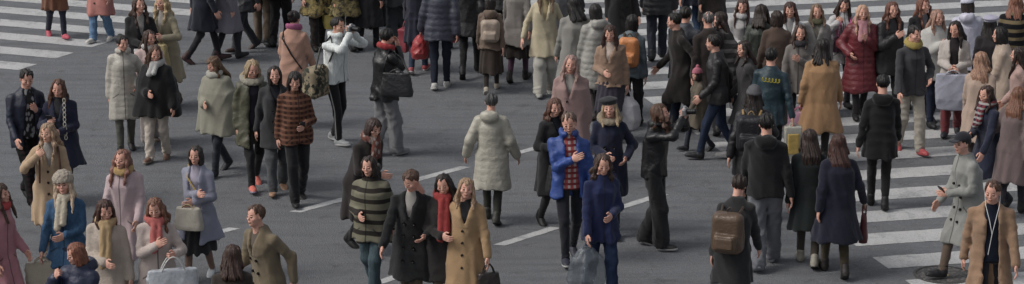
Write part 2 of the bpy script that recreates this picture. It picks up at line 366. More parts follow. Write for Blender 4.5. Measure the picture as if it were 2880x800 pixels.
def head_mesh(kind):
    if kind in _head: return _head[kind]
    j = {'f': .92, 'm': 1.06}[kind]
    def fn(P):
        d = ell(P, (0, -.012, .030), (.076, .096, .090))
        d = smin(d, ell(P, (0, .022, -.035), (.060 * j, .068, .078)), .03)
        d = smin(d, ell(P, (0, .062, -.088), (.024 * j, .022, .018)), .025)
        d = smin(d, rc(P, (0, -.02, -.05), (0, -.03, -.20), .052 * j, .056 * j), .02)
        for s in (-1, 1):
            d = smin(d, ell(P, (s * .045, .055, -.022), (.022, .025, .02)), .02)
            d = smax(d, -ell(P, (s * .031, .100, .006), (.018, .016, .011)), .012)
            d = smin(d, ell(P, (s * .031, .0805, .005), (.014, .010, .009)), .004)
            d = smin(d, ell(P, (s * .077, -.006, -.005), (.010, .018, .031)), .008)
        d = smin(d, rc(P, (0, .084, .016), (0, .100, -.018), .006, .0105), .012)
        d = smin(d, ell(P, (0, .087, -.052), (.024, .011, .006)), .006); d = smin(d, ell(P, (0, .085, -.063), (.019, .011, .006)), .005)
        return d
    V, Fq = grid_mesh(fn, (-.1, -.13, -.22), (.1, .13, .13), .0055, .02)
    c = V[Fq].mean(1); x, y, z = np.abs(c[:, 0]), c[:, 1], c[:, 2]; fm = np.zeros(len(Fq), int)
    fm[(y > .07) & (np.abs(z - .005) < .0065) & (np.abs(x - .031) < .0125)] = 1
    fm[(y > .07) & (np.abs(z - .027) < .0055) & (np.abs(x - .033) < .019)] = 2
    fm[(y > .075) & (np.abs(z + .0575) < .0085) & (x < .021)] = 3
    _head[kind] = (V, Fq, fm); return _head[kind]
def rot(ax, a): return np.array(Matrix.Rotation(a, 3, ax))
def align(zdir, ydir):                   # matrix whose -Z column runs along zdir and whose +Y lies near ydir
    z = -np.array(zdir) / np.linalg.norm(zdir); y = np.array(ydir, float); y -= z * (y @ z); y /= np.linalg.norm(y) + 1e-9
    return np.stack([np.cross(y, z), y, z], 1)
def hair_fn(style, va=0):
    ph = va * 1.9
    long_ = style in ('long', 'wavy', 'pony', 'bob', 'half'); fr = (.052, .078, .06, .085)[va] if style in ('long', 'bob', 'half') else (.075, .085, .07, .08)[va]
    def fn(P):
        x, y, z = P[:, 0], P[:, 1], P[:, 2]; th = np.arctan2(x, -y); rag = .014 * np.sin(th * 9 + ph) + .010 * np.sin(th * 23 + ph * 2) + .006 * np.sin(x * 260)
        part = .007 * np.exp(-((x - (-.02, .03, 0, .025)[va]) / .007) ** 2) * (z > .08) * (y > -.06)
        d = ell(P, (0, -.014, .032), (.087, .106, .096)) + part
        d = smax(d, -np.maximum(.048 - y, z - fr + rag * .4 - .02 * np.abs(x) / .06), .010)
        d = smax(d, (-.085 if not long_ else -.14) - z, .02)
        if style in ('short', 'buzz', 'fade'):
            d = smax(d, -np.maximum(.012 - y, z - .03), .015); d = smax(d, -.07 - z, .02)
            if style == 'short': d = d - .006 * np.sin(x * 120 + np.sin(y * 60)) * np.clip(z * 12, 0, 1)
            if style == 'buzz': d = d + .008
        if style == 'bob':
            l = loft(P, [(-.13, .098, .105), (-.02, .098, .108), (.05, .085, .1)], 0, -.015, 2, -.135, .06); l = smax(l, -np.maximum(.03 - y, np.abs(x) - .062), .012); l = smax(l, -.125 + rag - z, .006); d = smin(d, l, .02)
        if style in ('long', 'wavy', 'half'):
            b = -.40 if style != 'half' else -.26; cy = -.035 - .085 * np.clip(-z / .22, 0, 1); wob = .010 * np.sin(z * 38 + x * 8) if style == 'wavy' else 0
            l = loft(P, [(b, .07, .022), (-.25, .122, .045), (-.12, .115, .055), (.0, .092, .07), (.07, .07, .06)], wob, cy, 2.2, b - .05, .08); l = smax(l, b + 2.2 * rag - z, .008); d = smin(d, l, .03)
            for s in (-1, 1):
                lk = rc(P, (s * .078, .022, .02), (s * .098, .045, -.14), .022, .026); lk2 = rc(P, (s * .098, .045, -.14), (s * .092, .11, b * .82), .026, .013)
                d = smin(d, smin(lk, lk2, .02) + (.006 * np.sin(z * 55) if style == 'wavy' else 0), .015)
        if style in ('bun', 'topbun'): d = smin(d, ell(P, (0, -.10, .085) if style == 'bun' else (0, -.04, .15), (.045, .042, .04)), .012)
        if style == 'pony': d = smin(smax(d, -.1 - z, .02), smin(rc(P, (0, -.11, .04), (0, -.17, -.06), .028, .038), rc(P, (0, -.17, -.06), (0, -.17, -.27), .038, .012), .02), .015)
        return d - .0035 * np.sin(th * 30 + z * 14 + 2 * np.sin(z * 20 + ph)) - .004 * np.sin(th * 11 + z * 19 + ph) - .003 * np.sin(x * 95 + z * 30 + ph * 3)
    return fn
_hair = {}
def hair_mesh(style, va=0):
    key = (style, va)
    if key not in _hair:
        lo = -.44 if style in ('long', 'wavy') else (-.32 if style in ('half', 'pony') else -.17)
        _hair[key] = grid_mesh(hair_fn(style, va), (-.16, -.24, lo), (.16, .16, .22), .0085, .03)
    return _hair[key]
def hat_mesh(kind):
    key = 'hat' + kind
    if key not in _hair:
        def fn(P):
            x, y, z = P[:, 0], P[:, 1], P[:, 2]
            if kind == 'beanie':
                d = smax(ell(P, (0, -.02, .045), (.098, .115, .115)), .04 - z - (y * .15), .01); d = smin(d, smax(np.abs(ell(P, (0, -.018, .04), (.10, .118, .11))) - .006, np.abs(z - .055) - .02, .008), .01) - .0025 * np.sin(np.arctan2(x, y) * 40)
                return d
            if kind == 'pom': return smin(smax(ell(P, (0, -.02, .045), (.10, .117, .12)), .035 - z, .01), ell(P, (0, -.03, .18), (.04, .04, .04)), .01)
            if kind == 'beret': return smin(ell(P, (.02, -.03, .10), (.125, .13, .038)), smax(ell(P, (0, -.02, .05), (.094, .11, .1)), .05 - z, .01), .02)
            if kind == 'bucket':
                return smin(smax(loft(P, [(.04, .105, .12), (.15, .08, .092)], 0, -.015), np.maximum(.04 - z, z - .15), .012), smax(loft(P, [(.01, .15, .165), (.05, .10, .115)], 0, -.01), np.abs(z - .028 - .0) - .018, .01), .01)
            if kind == 'fluffy': return ell(P, (0, -.02, .06), (.125, .14, .115)) + .01 * np.sin(x * 90) * np.sin(y * 80) * np.sin(z * 85) + 10 * ((z < .02) & (y > .03))
            return smin(smax(ell(P, (0, -.015, .045), (.094, .112, .103)), .05 - z, .01), ell(P, (0, .125, .055), (.07, .065, .008)), .01)   # cap
        _hair[key] = grid_mesh(fn, (-.18, -.2, -.03), (.18, .22, .24), .0085, .03)
    return _hair[key]
_shoe = {}
def shoe_mesh(kind):
    if kind in _shoe: return _shoe[kind]
    def fn(P):
        z = P[:, 2]
        up = smin(rc(P, (0, -.02, -.035), (0, .06, -.042), .042, .042), ell(P, (0, .115, -.05), (.046, .075, .032)), .03)
        sole = loft(P * np.array([1, 1, 1.], np.float32), [(-.09, .045, .132), (-.05, .047, .135)], 0, .065, 2.6, -.082, -.052)
        if kind == 'boot': up = smin(up, rc(P, (0, -.02, -.03), (0, -.015, .26), .046, .058), .03)
        elif kind == 'ankle': up = smin(up, rc(P, (0, -.02, -.03), (0, -.015, .05), .045, .047), .03)
        elif kind == 'flat': up = smax(up, z + .035, .01)
        elif kind == 'sneaker': up = smin(up, rc(P, (0, -.025, -.03), (0, -.02, .005), .043, .041), .02); up = smax(up, z - .01, .01)
        return smin(up, sole, .006)
    V, Fq = grid_mesh(fn, (-.075, -.1, -.1), (.075, .23, .34 if kind == 'boot' else .12), .008, .03)
    z = V[Fq].mean(1)[:, 2]; fm = (z < (-.056 if kind == 'sneaker' else -.068)).astype(int)
    _shoe[kind] = (V, Fq, fm); return _shoe[kind]

GROUP = 'pedestrians on the crossing'
def _button():
    V = [(0, .012, 0)]; n = 10
    for r, y in ((.014, .012), (.017, -.006)):
        for k in range(n): a = 2 * math.pi * k / n; V.append((r * math.cos(a), y, r * math.sin(a)))
    F_ = [(0, 1 + k, 1 + (k + 1) % n, 1 + (k + 1) % n) for k in range(0)]
    F_ += [(1 + k, 1 + (k + 1) % n, 11 + (k + 1) % n, 11 + k) for k in range(n)] + [(1 + k, 1 + k + 1, 1 + (9 - k - 1), 1 + (9 - k)) for k in range(4)]
    return np.array(V[0:]), np.array(F_)
PLACED = []
def T(kind, c, hem=.80, m='wool', **k): k.update(kind=kind, c=c if isinstance(c, tuple) else (c,), hem=hem, m=m); return k
def person(mode, px, py, H, head, label, top, bot=('slim', '#1c1d22', 'wool'), shoe=('sneaker', '#222226', '#77777a'), hair=('short', '#14110f'),
           arms=('down', 'down'), stride=.22, lean=0.03, side=0.0, sex='f', skin='#a98070', inner=None, tilt=(0, 0), scarf=None, hat=None, fat=1.0, tights='#26262b', fur=None):
    s = H / 1.70; W = fat
    stride = max(-.28, min(.28, stride)); jr = random.Random(len(PLACED) * 71 + 3); steady = arms[0].startswith('cam'); roll = 0.0
    if not steady:
        if jr.random() < .5: stride = -stride
        stride *= jr.uniform(.85, 1.2); side += jr.uniform(-.05, .05); tilt = (tilt[0] + jr.uniform(-18, 18), tilt[1] + jr.uniform(-5, 9)); roll = jr.uniform(-.12, .12); fat *= jr.uniform(.95, 1.09); W = fat
    rr0 = random.Random(len(PLACED) * 13)
    if not inner and not scarf and not fur and abs(head) < 60 and top['kind'] == 'coat' and not top.get('open'):
        top['open'] = 'v'; inner = (rr0.choice(['#2a2a2e', '#8f8a84', '#5b5148', '#1c1e26', '#6c6a70']),)
    g = ground(px * KD, py * KD, H if mode == 'h' else 0.0)
    seed = (len(PLACED) * 37 + 11) % 9973; rr = random.Random(seed)
    root = empty('person', (g[0], g[1], 0), math.radians(180 + head), label, 'person', GROUP); root.scale = (s, s, s)
    PLACED.append((g[0], g[1], label))
    # ---- skeleton
    hipz = .895 - .10 * abs(stride) ** 1.5
    ank = []; pit = []
    for sx in (1, -1):
        f = sx * stride
        if f >= 0: ank.append([sx * .085, f, .082]); pit.append(0.0 if f < .05 else .12)
        else: th = min(.75, -f * 2.4); ank.append([sx * .08, f, .072 * math.cos(th) + .12 * math.sin(th)]); pit.append(-th)
    hip = [np.array([sx * .09, 0, hipz]) for sx in (1, -1)]; knee = []
    for i in (0, 1):
        k, t = ik(hip[i], ank[i], .42, .40, (0, 1, 0)); knee.append(k); ank[i] = np.array(t)
    off = lambda z: (side * np.clip(z - .9, 0, 2), lean * 1.6 * np.clip(z - .9, 0, 2))
    ox, oy = off(1.45); N = np.array([ox, oy, 1.45]); sw = .152 if sex == 'f' else .174; sw *= (1 + (W - 1) * .4)
    shr = 0 if steady else jr.uniform(-.014, .014); tw_ = -stride * .12
    Sh = [np.array([sx * sw + off(1.39)[0], off(1.39)[1] - .005 + sx * tw_, 1.348 + sx * shr]) for sx in (1, -1)]
    El = []; Wr = []
    for i, sx in enumerate((1, -1)):
        w = wrist(arms[i], sx, Sh[i], N)
        if arms[i] == 'down': w = w + np.array([sx * jr.uniform(-.03, .04), -sx * stride * jr.uniform(.3, .9) + jr.uniform(-.03, .05), jr.uniform(0, .03)])
        pole = (sx * .55, -.5, -.6) if arms[i] not in ('down', 'fwd', 'back', 'out') else (sx * .15, -1, 0)
        if arms[i] == 'mouth': pole = (sx * .3, .1, -1)
        e, t = ik(Sh[i], w, .275, .245, pole); El.append(e); Wr.append(t)
    hc = N + np.array([0, .035 + lean * .2, .137]); yaw, nod = math.radians(tilt[0]), math.radians(tilt[1])
    Rh = rot('Z', -yaw) @ rot('X', -nod) @ rot('Y', roll)
    # ---- body: one mesh
    def body(P):
        ox_, oy_ = off(P[:, 2])
        d = loft(P, [(.82, .12, .085), (.92, .13, .09), (1.05, .11, .075), (1.28, .13, .09), (1.36, .11, .075), (1.45, .05, .05)], ox_, oy_, 2.1, .84, 1.46)
        d = smin(d, rc(P, Sh[0], Sh[1], .036, .036), .04)
        for i in (0, 1):
            d = smin(d, rc(P, hip[i], knee[i], .066, .044), .03); d = smin(d, rc(P, knee[i], ank[i], .044, .028), .03)
            d = smin(d, rc(P, Sh[i], El[i], .038, .030), .02); d = smin(d, rc(P, El[i], Wr[i], .030, .024), .02)
        return smin(d, rc(P, N - (0, 0, .06), hc - (0, .02, .06), .058, .052), .03)
    allj = np.array(hip + knee + ank + Sh + El + Wr + [hc]); lo = allj.min(0) - .12; hi = allj.max(0) + .12
    V, Fq = grid_mesh(body, lo, hi, .022, .05); parts = [(V, Fq)]; fm = [np.zeros(len(Fq), int)]
    hv, hf, hm = head_mesh(sex); parts.append(((hv * .94) @ Rh.T + hc, hf)); fm.append(hm)
    grip = []
    for i, sx in enumerate((1, -1)):
        fd = Wr[i] - El[i]; fd /= np.linalg.norm(fd)
        kind = 'grip' if arms[i] in ('hold', 'bagarm', 'camera', 'camhigh', 'phone', 'strap') else 'relax'
        if arms[i] in ('phone', 'camera', 'camhigh'): kind = 'hold'
        A = align(fd, (0, 1, .2) if fd[2] < -.3 else (0, 0, 1.)); v, f = hand_mesh(kind); v = v.copy()
        if sx < 0: v[:, 0] *= -1; f = f[:, ::-1]
        parts.append((v @ A.T + Wr[i], f)); fm.append(np.zeros(len(f), int)); grip.append(Wr[i] + fd * .085)
    V, Fq = join(parts)
    make_mesh('body', V, Fq, [M('skin', skin), flat('eye', '#33251f', .3), flat('brow', '#6a5042', .8), flat('lip', '#a5705f', .5)], root, np.concatenate(fm))
    # ---- hair, hat
    if hair:
        hv, hf = hair_mesh(hair[0], len(PLACED) % 4); make_mesh('hair', (hv * .95) @ Rh.T + hc, hf, M('hair', hair[1]), root)
    if hat:
        hv, hf = hat_mesh(hat[0]); make_mesh('hat', (hv * .95) @ Rh.T + hc, hf, M(hat[2] if len(hat) > 2 else 'knit', hat[1]), root)
    # ---- lower body
    bk, bc = bot[0], bot[1]; bm = bot[2] if len(bot) > 2 else 'wool'; bcs = bc if isinstance(bc, tuple) else (bc,)
    H_ = .0165
    def legs(P, rh, rk, ra, zc=.045):
        ox_, oy_ = off(P[:, 2]); d = loft(P, [(.82, .15, .115), (.92, .162, .118), (1.06, .14, .10)], ox_, oy_, 2.2, .83, 1.06)
        for i in (0, 1):
            a_ = ank[i] - (0, 0, .02); d2 = smin(rc(P, hip[i], knee[i], rh, rk), rc(P, knee[i], a_, rk, ra), .03)
            dk = np.sqrt(((P - knee[i]) ** 2).sum(1)); da = np.abs(P[:, 2] - .12)
            d = smin(d, d2 + .005 * np.sin(dk * 90 + seed) * np.exp(-(dk / .12) ** 2) + .005 * np.sin(P[:, 2] * 120 + P[:, 0] * 40) * np.exp(-(da / .09) ** 2), .03)
        return d
    lj = np.array(hip + knee + ank); llo = lj.min(0) - (.15, .16, .09); lhi = lj.max(0) + (.15, .16, .2)
    if bk in ('slim', 'straight', 'wide', 'flare'):
        R = dict(slim=(.086, .060, .046), straight=(.092, .072, .066), wide=(.10, .092, .098), flare=(.09, .068, .092))[bk]
        def fn(P):
            d = legs(P, *R); d = smax(d, .045 - P[:, 2], .01)
            return d - folds(P, seed + 1, .006 if bk == 'slim' else .011, 26)
        V, Fq = grid_mesh(fn, llo, lhi, H_); make_mesh('trousers', V, Fq, M(bm, *bcs), root)
    else:                                # skirt with tights
        V, Fq = grid_mesh(lambda P: legs(P, .08, .056, .04), llo, lhi, .018); make_mesh('tights', V, Fq, M('wool', tights) if tights else M('skin', skin), root)
        hz = bot[3] if len(bot) > 3 else .42; my = (knee[0][1] + knee[1][1]) / 2 * .6; sp = .03 + abs(stride) * .35
        flr = .21 if bk == 'skirt' else .27
        def fn(P):
            th = np.arctan2(P[:, 0], P[:, 1]); k = np.clip((1.0 - P[:, 2]) / (1.0 - hz), 0, 1)
            d = loft(P, [(hz, flr, flr * .8 + sp), (.8, .19, .15), (1.05, .135, .10)], 0, my * k, 2, hz, 1.06)
            return d - .016 * k * np.sin(th * 11 + 3 * np.sin(th * 2 + seed)) - folds(P, seed, .005)
        V, Fq = grid_mesh(fn, (-.36, -.42, hz - .06), (.36, .42, 1.12), H_); make_mesh('skirt', V, Fq, M(bm, *bcs), root)
    # ---- shoes
    for i in (0, 1):
        v, f, m_ = shoe_mesh(shoe[0]); A = rot('X', pit[i]) ; A = rot('Z', (-.12, .12)[i]) @ A
        make_mesh('shoe', v @ A.T + ank[i], f, [M('rubber', shoe[1]), M('rubber', shoe[2] if len(shoe) > 2 else '#1a1a1a')], root, m_)
    # ---- inner layer
    k_ = top['kind']; hem = top['hem'] + (0 if steady else jr.uniform(-.02, .02)); op = top.get('open'); fit = top.get('fit', 1.0) * W
    if inner:
        def fn(P):
            ox_, oy_ = off(P[:, 2])
            d = loft(P, [(.80, .160, .125), (.92, .16, .124), (1.05, .145 * W, .12), (1.28, .145 * W, .130), (1.36, .118, .10), (1.42, .085, .08), (1.45, .068, .07), (1.48, .064, .066)], ox_, oy_ + .004, 2.1, .84, 1.475)
            return d - folds(P, seed + 3, .004)
        im = inner[1] if len(inner) > 1 else 'knit'; V, Fq = grid_mesh(fn, (-.25 - abs(ox), -.25, .8), (.25 + abs(ox), .3 + abs(oy), 1.52), H_); make_mesh('shirt', V, Fq, M(im, *(inner[0] if isinstance(inner[0], tuple) else (inner[0],))), root)
    # ---- outer layer
    th_ = dict(coat=.022, puffer=.040, jacket=.016, shirt=.006, parka=.034, cape=.03, fleece=.03)[k_] * fit
    fl = top.get('flare', 1.0); hemw = (.175 + max(0, .85 - hem) * .10) * fl
    if bot[0] == 'skirt': hemw += .03
    st = abs(stride) * .3 if hem < .7 else 0
    prof = [(hem, hemw + th_, hemw * .78 + th_ + st * .6), (max(.86, hem + .01), .170 + th_, .128 + th_), (1.05, (.150 + th_ * .9) * W, .118 + th_), (1.28, (.158 + th_ * .45) * W, .136 + th_ * .7), (1.36, .135, .11 + th_ * .4), (1.42, .095, .085 + th_ * .3), (1.46, .068 + th_ * .3, .072 + th_ * .3), (1.49, .07, .072)]
    ar = dict(coat=(.066, .055, .049), puffer=(.080, .070, .060), jacket=(.062, .052, .045), shirt=(.055, .046, .038), parka=(.076, .066, .058), cape=(.08, .075, .07), fleece=(.072, .062, .055))[k_]
    roll = top.get('sleeve', 1.0)
    def fn(P):
        x, y, z = P[:, 0], P[:, 1], P[:, 2]; ox_, oy_ = off(z); th = np.arctan2(x - ox_, y - oy_)
        k = np.clip((1.05 - z) / max(.1, 1.05 - hem), 0, 1)
        d = loft(P, prof, ox_, oy_, 2.2, hem + .012 * np.sin(th * 3 + seed), 1.475)
        tr = ar[0] * .78
        for q_ in Sh: d = smin(d, rc(P, q_ + (0, 0, -.004), N + (0, -.01, -.045), tr, .062), .05)
        if k_ == 'cape':
            cp = loft(P, [(hem, .36, .25), (1.2, .29, .2), (1.38, .18, .13), (1.45, .08, .08)], ox_, oy_, 2.1, hem, 1.46); d = smin(d, cp, .03)
        if hem < .8 and k_ != 'cape':
            for i in (0, 1):
                lg = rc(P, hip[i], knee[i], .112, .085) if hem > .62 else smin(rc(P, hip[i], knee[i], .112, .092), rc(P, knee[i], ank[i], .092, .075), .03)
                d = smin(d, smax(lg, hem + .01 - z, .012), .05)
        if hem < .78: d = d - .012 * k * np.sin(th * 7 + 2 * np.sin(th * 2 + seed)) * (0.4 if k_ in ('puffer', 'parka') else 1)
        q = np.clip(op and 1 or 0, 0, 1)
        if op == 'v': w = np.interp(z, [1.16, 1.46], [0, .075]) - (z < 1.16) * 1
        elif op == 'open': w = np.interp(z, [hem, 1.1, 1.3, 1.46], [.10, .065, .06, .07])
        if op: 
            cut = np.maximum(np.abs(x - ox_ - .0) - w, -(y - oy_) + .045)
            d = smax(d - .010 * np.exp(-((np.abs(x - ox_) - w - .03) / .03) ** 2) * (z > 1.15) * (y > oy_), -cut, .01)
        for i in (0, 1):
            e = El[i] + (Wr[i] - El[i]) * roll
            a = smin(rc(P, Sh[i], El[i], ar[0] * .86, ar[1]), rc(P, El[i], e, ar[1], ar[2]), .02)
            if k_ != 'puffer':
                de = np.sqrt(((P - El[i]) ** 2).sum(1)); a = a + .006 * np.sin(de * 105 + x * 30 + seed) * np.exp(-(de / .13) ** 2)
            d = smin(d, a, .028)
        if top.get('collar'): 
            rr_ = np.sqrt(((x - ox_) / 1.0) ** 2 + ((y - oy_ - .01) / 1.05) ** 2); c_ = np.sqrt((rr_ - .082) ** 2 + ((z - 1.468 - top['collar'] * .3) * .8) ** 2) - .016 - top['collar'] * .4
            c_ = np.maximum(c_, -(np.maximum(.03 - (y - oy_), np.abs(x - ox_) - .03))); d = smin(d, c_, .015)
        if top.get('hood'):
            hd = ell(P, (ox, oy - .125, 1.435), (.125, .085, .085)); hd = smax(hd, -ell(P, (ox, oy - .10, 1.53), (.09, .07, .07)), .02); d = smin(d, hd, .03)
        if k_ == 'puffer': d = d - top.get('quilt', .009) * (np.sqrt(np.abs(np.sin(math.pi * (z + .004 * np.sin(th * 9)) / .085))) - .5)
        return d - folds(P, seed, dict(coat=.010, puffer=.004, jacket=.012, shirt=.010, parka=.011, cape=.010, fleece=.006)[k_] * (.6 + .5 * np.sin(z * 6 + seed) ** 2), 19, .30 if hem < .7 else .6)
    j = np.array(Sh + El + Wr); lo = np.minimum(j.min(0) - .12, [-.32 * max(1, fl), -.36, hem - .05]); hi = np.maximum(j.max(0) + .12, [.32 * max(1, fl), .34, 1.6])
    if k_ == 'cape': lo[0] = min(lo[0], -.42); hi[0] = max(hi[0], .42)
    V, Fq = grid_mesh(fn, lo, hi, H_)
    nm = top.get('name') or dict(coat='coat', puffer='coat', jacket='jacket', shirt='shirt', parka='coat', cape='poncho', fleece='jacket')[k_]
    make_mesh(nm, V, Fq, M(top['m'] + ('|f' if not op and k_ != 'cape' else ''), *top['c']), root)
    if k_ == 'coat' and op != 'open' and abs(head) < 80 and not scarf:
        fy = lambda z: float(np.interp(z, [p_[0] for p_ in prof], [p_[2] for p_ in prof])) + off(z)[1]
        dbl = jr.random() < .5
        for zb in np.arange(1.12, max(hem + .2, .7), -.14):
            for xb in ((-.055, .055) if dbl else (.022,)):
                v, f = _button(); make_mesh('button', v * 1.0 + (xb + off(zb)[0], fy(zb) * (.985 if dbl else 1.0) + .004, zb), f, flat('button', '#191614', .35), root)
    if fur:
        def fn(P):
            x, y, z = P[:, 0] - ox, P[:, 1] - oy, P[:, 2]; r = np.sqrt(x * x + (y + .01) ** 2)
            return np.sqrt((r - .115) ** 2 + (z - 1.455 - y * -.25) ** 2) - .042 + .009 * np.sin(x * 110) * np.sin(y * 95) * np.sin(z * 100)
        V, Fq = grid_mesh(fn, (ox - .2, oy - .22, 1.34), (ox + .2, oy + .2, 1.58), .013, .04); make_mesh('fur_collar', V, Fq, M('fur', fur), root)
    if scarf:
        def fn(P):
            x, y, z = P[:, 0] - ox, P[:, 1] - oy, P[:, 2]; r = np.sqrt(x * x + (y - .015) ** 2)
            d = np.sqrt(((r - .088) / 1.0) ** 2 + ((z - 1.475 + y * .25) * .75) ** 2) - .034
            if len(scarf) > 2:
                L = scarf[2]; d = smin(d, rc(P, (ox + .03, oy + .12, 1.42), (ox + .05, oy * .5 + .20, 1.42 - L), .035, .042), .02); d = smin(d, rc(P, (ox - .03, oy + .12, 1.42), (ox - .02, oy * .5 + .20, 1.42 - L * .8), .03, .038), .02)
            return d - folds(P, seed + 9, .006, 50)
        V, Fq = grid_mesh(fn, (ox - .18, oy - .2, 1.40 - (scarf[2] if len(scarf) > 2 else 0) - .06), (ox + .18, oy + .32, 1.56), .013, .04)
        make_mesh('scarf', V, Fq, M(scarf[1], *(scarf[0] if isinstance(scarf[0], tuple) else (scarf[0],))), root)
    rz = math.radians(180 + head); Rz = rot('Z', rz)
    tw = lambda p: Rz @ (np.array(p, float) * s) + np.array([g[0], g[1], 0])
    return dict(root=root, w=tw, grip=[tw(q) for q in grip], rz=rz, s=s, N=N, Sh=Sh, hc=hc, lp=dict(grip=grip, El=El, Wr=Wr, hip=hip, knee=knee, ank=ank))

# ------------------------------------------------------------------ carried things (each its own top-level object)
def hang_bag(p, rz, label, cat, size, mats, kind='tote', drop=.18, name=None, group=None, deco=None):
    """a bag whose handles meet at world point p; size = width, depth, height"""
    w, dp, h = size; root = empty(name or {'tote': 'tote_bag', 'paper': 'shopping_bag', 'plastic': 'plastic_bag', 'hand': 'handbag'}[kind], (p[0], p[1], max(.02, p[2] - drop - h)), rz, label, cat, group)
    seed = int(abs(p[0] * 991 + p[1] * 77)) % 999
    def fn(P):
        z = P[:, 2]; k = np.clip(z / h, 0, 1)
        if kind == 'plastic':
            d = loft(P, [(0, w * .38, dp * .5), (h * .3, w * .52, dp * .6), (h * .75, w * .42, dp * .45), (h, w * .16, dp * .16)], 0, 0, 2.2, 0, h); return d - folds(P, seed, .009, 26)
        if kind == 'paper': d = box(P, (0, 0, h / 2), (w / 2, dp / 2, h / 2), .006); return d + .012 * np.exp(-(P[:, 0] / .02) ** 2 * 0) * 0 - .006 * np.sin(z * 20) * (np.abs(P[:, 1]) < dp)
        if kind == 'hand':
            d = loft(P, [(0, w * .5, dp * .5), (h * .2, w * .5, dp * .52), (h, w * .4, dp * .28)], 0, 0, 4, 0, h); return d - folds(P, seed, .003, 30)
        d = loft(P, [(0, w * .44, dp * .5), (h * .3, w * .5, dp * .55), (h, w * .5, dp * .22)], 0, 0, 3.2, 0, h); return d - folds(P, seed, .004, 20)
    V, Fq = grid_mesh(fn, (-w * .7, -dp * .9 - .03, -.04), (w * .7, dp * .9 + .03, h + .04), .012, .04)
    make_mesh('bag_body', V, Fq, mats[0], root)
    for sy in (-1, 1):
        if kind == 'plastic': pts = [(sy * w * .13, 0, h - .03), (sy * .03, 0, h + drop * .5), (0, 0, h + drop)]; r = .012
        else: pts = arc((-w * .24, sy * dp * .2, h - .02), (w * .24, sy * dp * .2, h - .02), drop + .02, 9); pts[:, 1] *= np.linspace(1, 1, 9); r = .008
        V, Fq = tube(pts, r, 6); make_mesh('handle', V, Fq, mats[1], root)
    if deco:
        V, Fq = grid_mesh(lambda P: box(P, (0, dp * .45 + .012, h * .5), (w * .34, .012, h * .3), .006), (-w * .5, 0, 0), (w * .5, dp + .05, h), .012, .04); make_mesh('front_panel', V, Fq, deco, root)
    return root
def backpack(p, rz, label, mat, strap, size=(.32, .18, .42), name='backpack', straps=True):
    w, dp, h = size; root = empty(name, (p[0], p[1], p[2]), rz, label, 'backpack')
    def fn(P):
        d = box(P, (0, 0, h / 2), (w / 2, dp / 2, h / 2), .07); d = smin(d, box(P, (0, dp * .55, h * .32), (w * .36, dp * .25, h * .2), .03), .012); return d - folds(P, 5, .007, 24)
    V, Fq = grid_mesh(fn, (-w * .7, -dp, -.05), (w * .7, dp * 1.3, h + .06), .011, .04); make_mesh('pack_body', V, Fq, mat, root)
    V, Fq = grid_mesh(lambda P: box(P, (0, dp * .83, h * .32), (w * .28, .015, h * .14), .01), (-w * .5, 0, 0), (w * .5, dp * 1.6, h), .011, .04); make_mesh('front_pocket', V, Fq, mat, root)
    for sx in ((-1, 1) if straps else ()):
        V, Fq = tube([(sx * w * .28, -dp * .45, h * .95), (sx * w * .33, -dp * .9, h * 1.05), (sx * w * .34, -dp * 1.55, h * .85), (sx * w * .36, -dp * 1.3, h * .35), (sx * w * .4, -dp * .5, h * .08)], .016, 6); make_mesh('shoulder_strap', V, Fq, strap, root)
    V, Fq = tube(arc((-.04, -dp * .4, h - .01), (.04, -dp * .4, h - .01), .05, 6), .008); make_mesh('grab_handle', V, Fq, strap, root)
    return root
def camera_prop(p, rz, label, tilt=0):
    root = empty('camera', tuple(p), rz, label, 'camera'); root.rotation_euler = (tilt, 0, rz)
    blk, gry = flat('camera_black', '#1b1b1d', .4), flat('camera_silver', '#8a8a8c', .35, .6)
    V, Fq = grid_mesh(lambda P: smin(box(P, (0, 0, 0), (.072, .025, .042), .012), box(P, (0, 0, .048), (.025, .02, .018), .006), .008), (-.1, -.05, -.07), (.1, .05, .09), .006, .02); make_mesh('camera_body', V, Fq, gry, root)
    def lens(P): r = np.sqrt(P[:, 0] ** 2 + P[:, 2] ** 2); return smax(r - .033, np.abs(P[:, 1] - .075) - .055, .004) - .002 * np.sin(P[:, 1] * 300)
    V, Fq = grid_mesh(lens, (-.05, .0, -.05), (.05, .15, .05), .006, .02); make_mesh('lens', V, Fq, blk, root)
    V, Fq = tube([(-.075, 0, .03), (-.1, -.06, -.06), (-.06, -.16, -.14), (0, -.2, -.16)], .006); make_mesh('strap', V, Fq, blk, root)
def phone_prop(p, rz, label):
    root = empty('phone', tuple(p), rz, label, 'phone'); root.rotation_euler = (math.radians(-40), 0, rz)
    V, Fq = grid_mesh(lambda P: box(P, (0, 0, 0), (.037, .006, .075), .005), (-.05, -.02, -.09), (.05, .02, .09), .004, .02)
    make_mesh('phone_case', V, Fq, flat('phone_case', '#26262a', .4), root)
    make_mesh('screen', [(-.033, -.0075, -.07), (.033, -.0075, -.07), (.033, -.0075, .07), (-.033, -.0075, .07)], [(0, 1, 2, 3)], flat('phone_glass', '#101318', .1), root)
def sling(bag, per, a, b_, mat, bulge):
    """a carrying strap of the bag, from its two top corners (bag frame) up over the wearer's shoulder"""
    s_ = per['lp']; top = per['N'] + np.array([.105, -.01, .015]); inv = Matrix.Translation(bag.location) @ Matrix.Rotation(bag.rotation_euler[2], 4, 'Z'); inv = inv.inverted()
    loc = lambda p: np.array(inv @ Vector([float(v) for v in per['w'](p)]))
    pts = [np.array(a), loc(top + np.array(bulge[0])), loc(top), loc(top + np.array(bulge[1])), np.array(b_)]
    V, Fq = tube(pts, .014, 6); make_mesh('shoulder_strap', V, Fq, mat, bag)
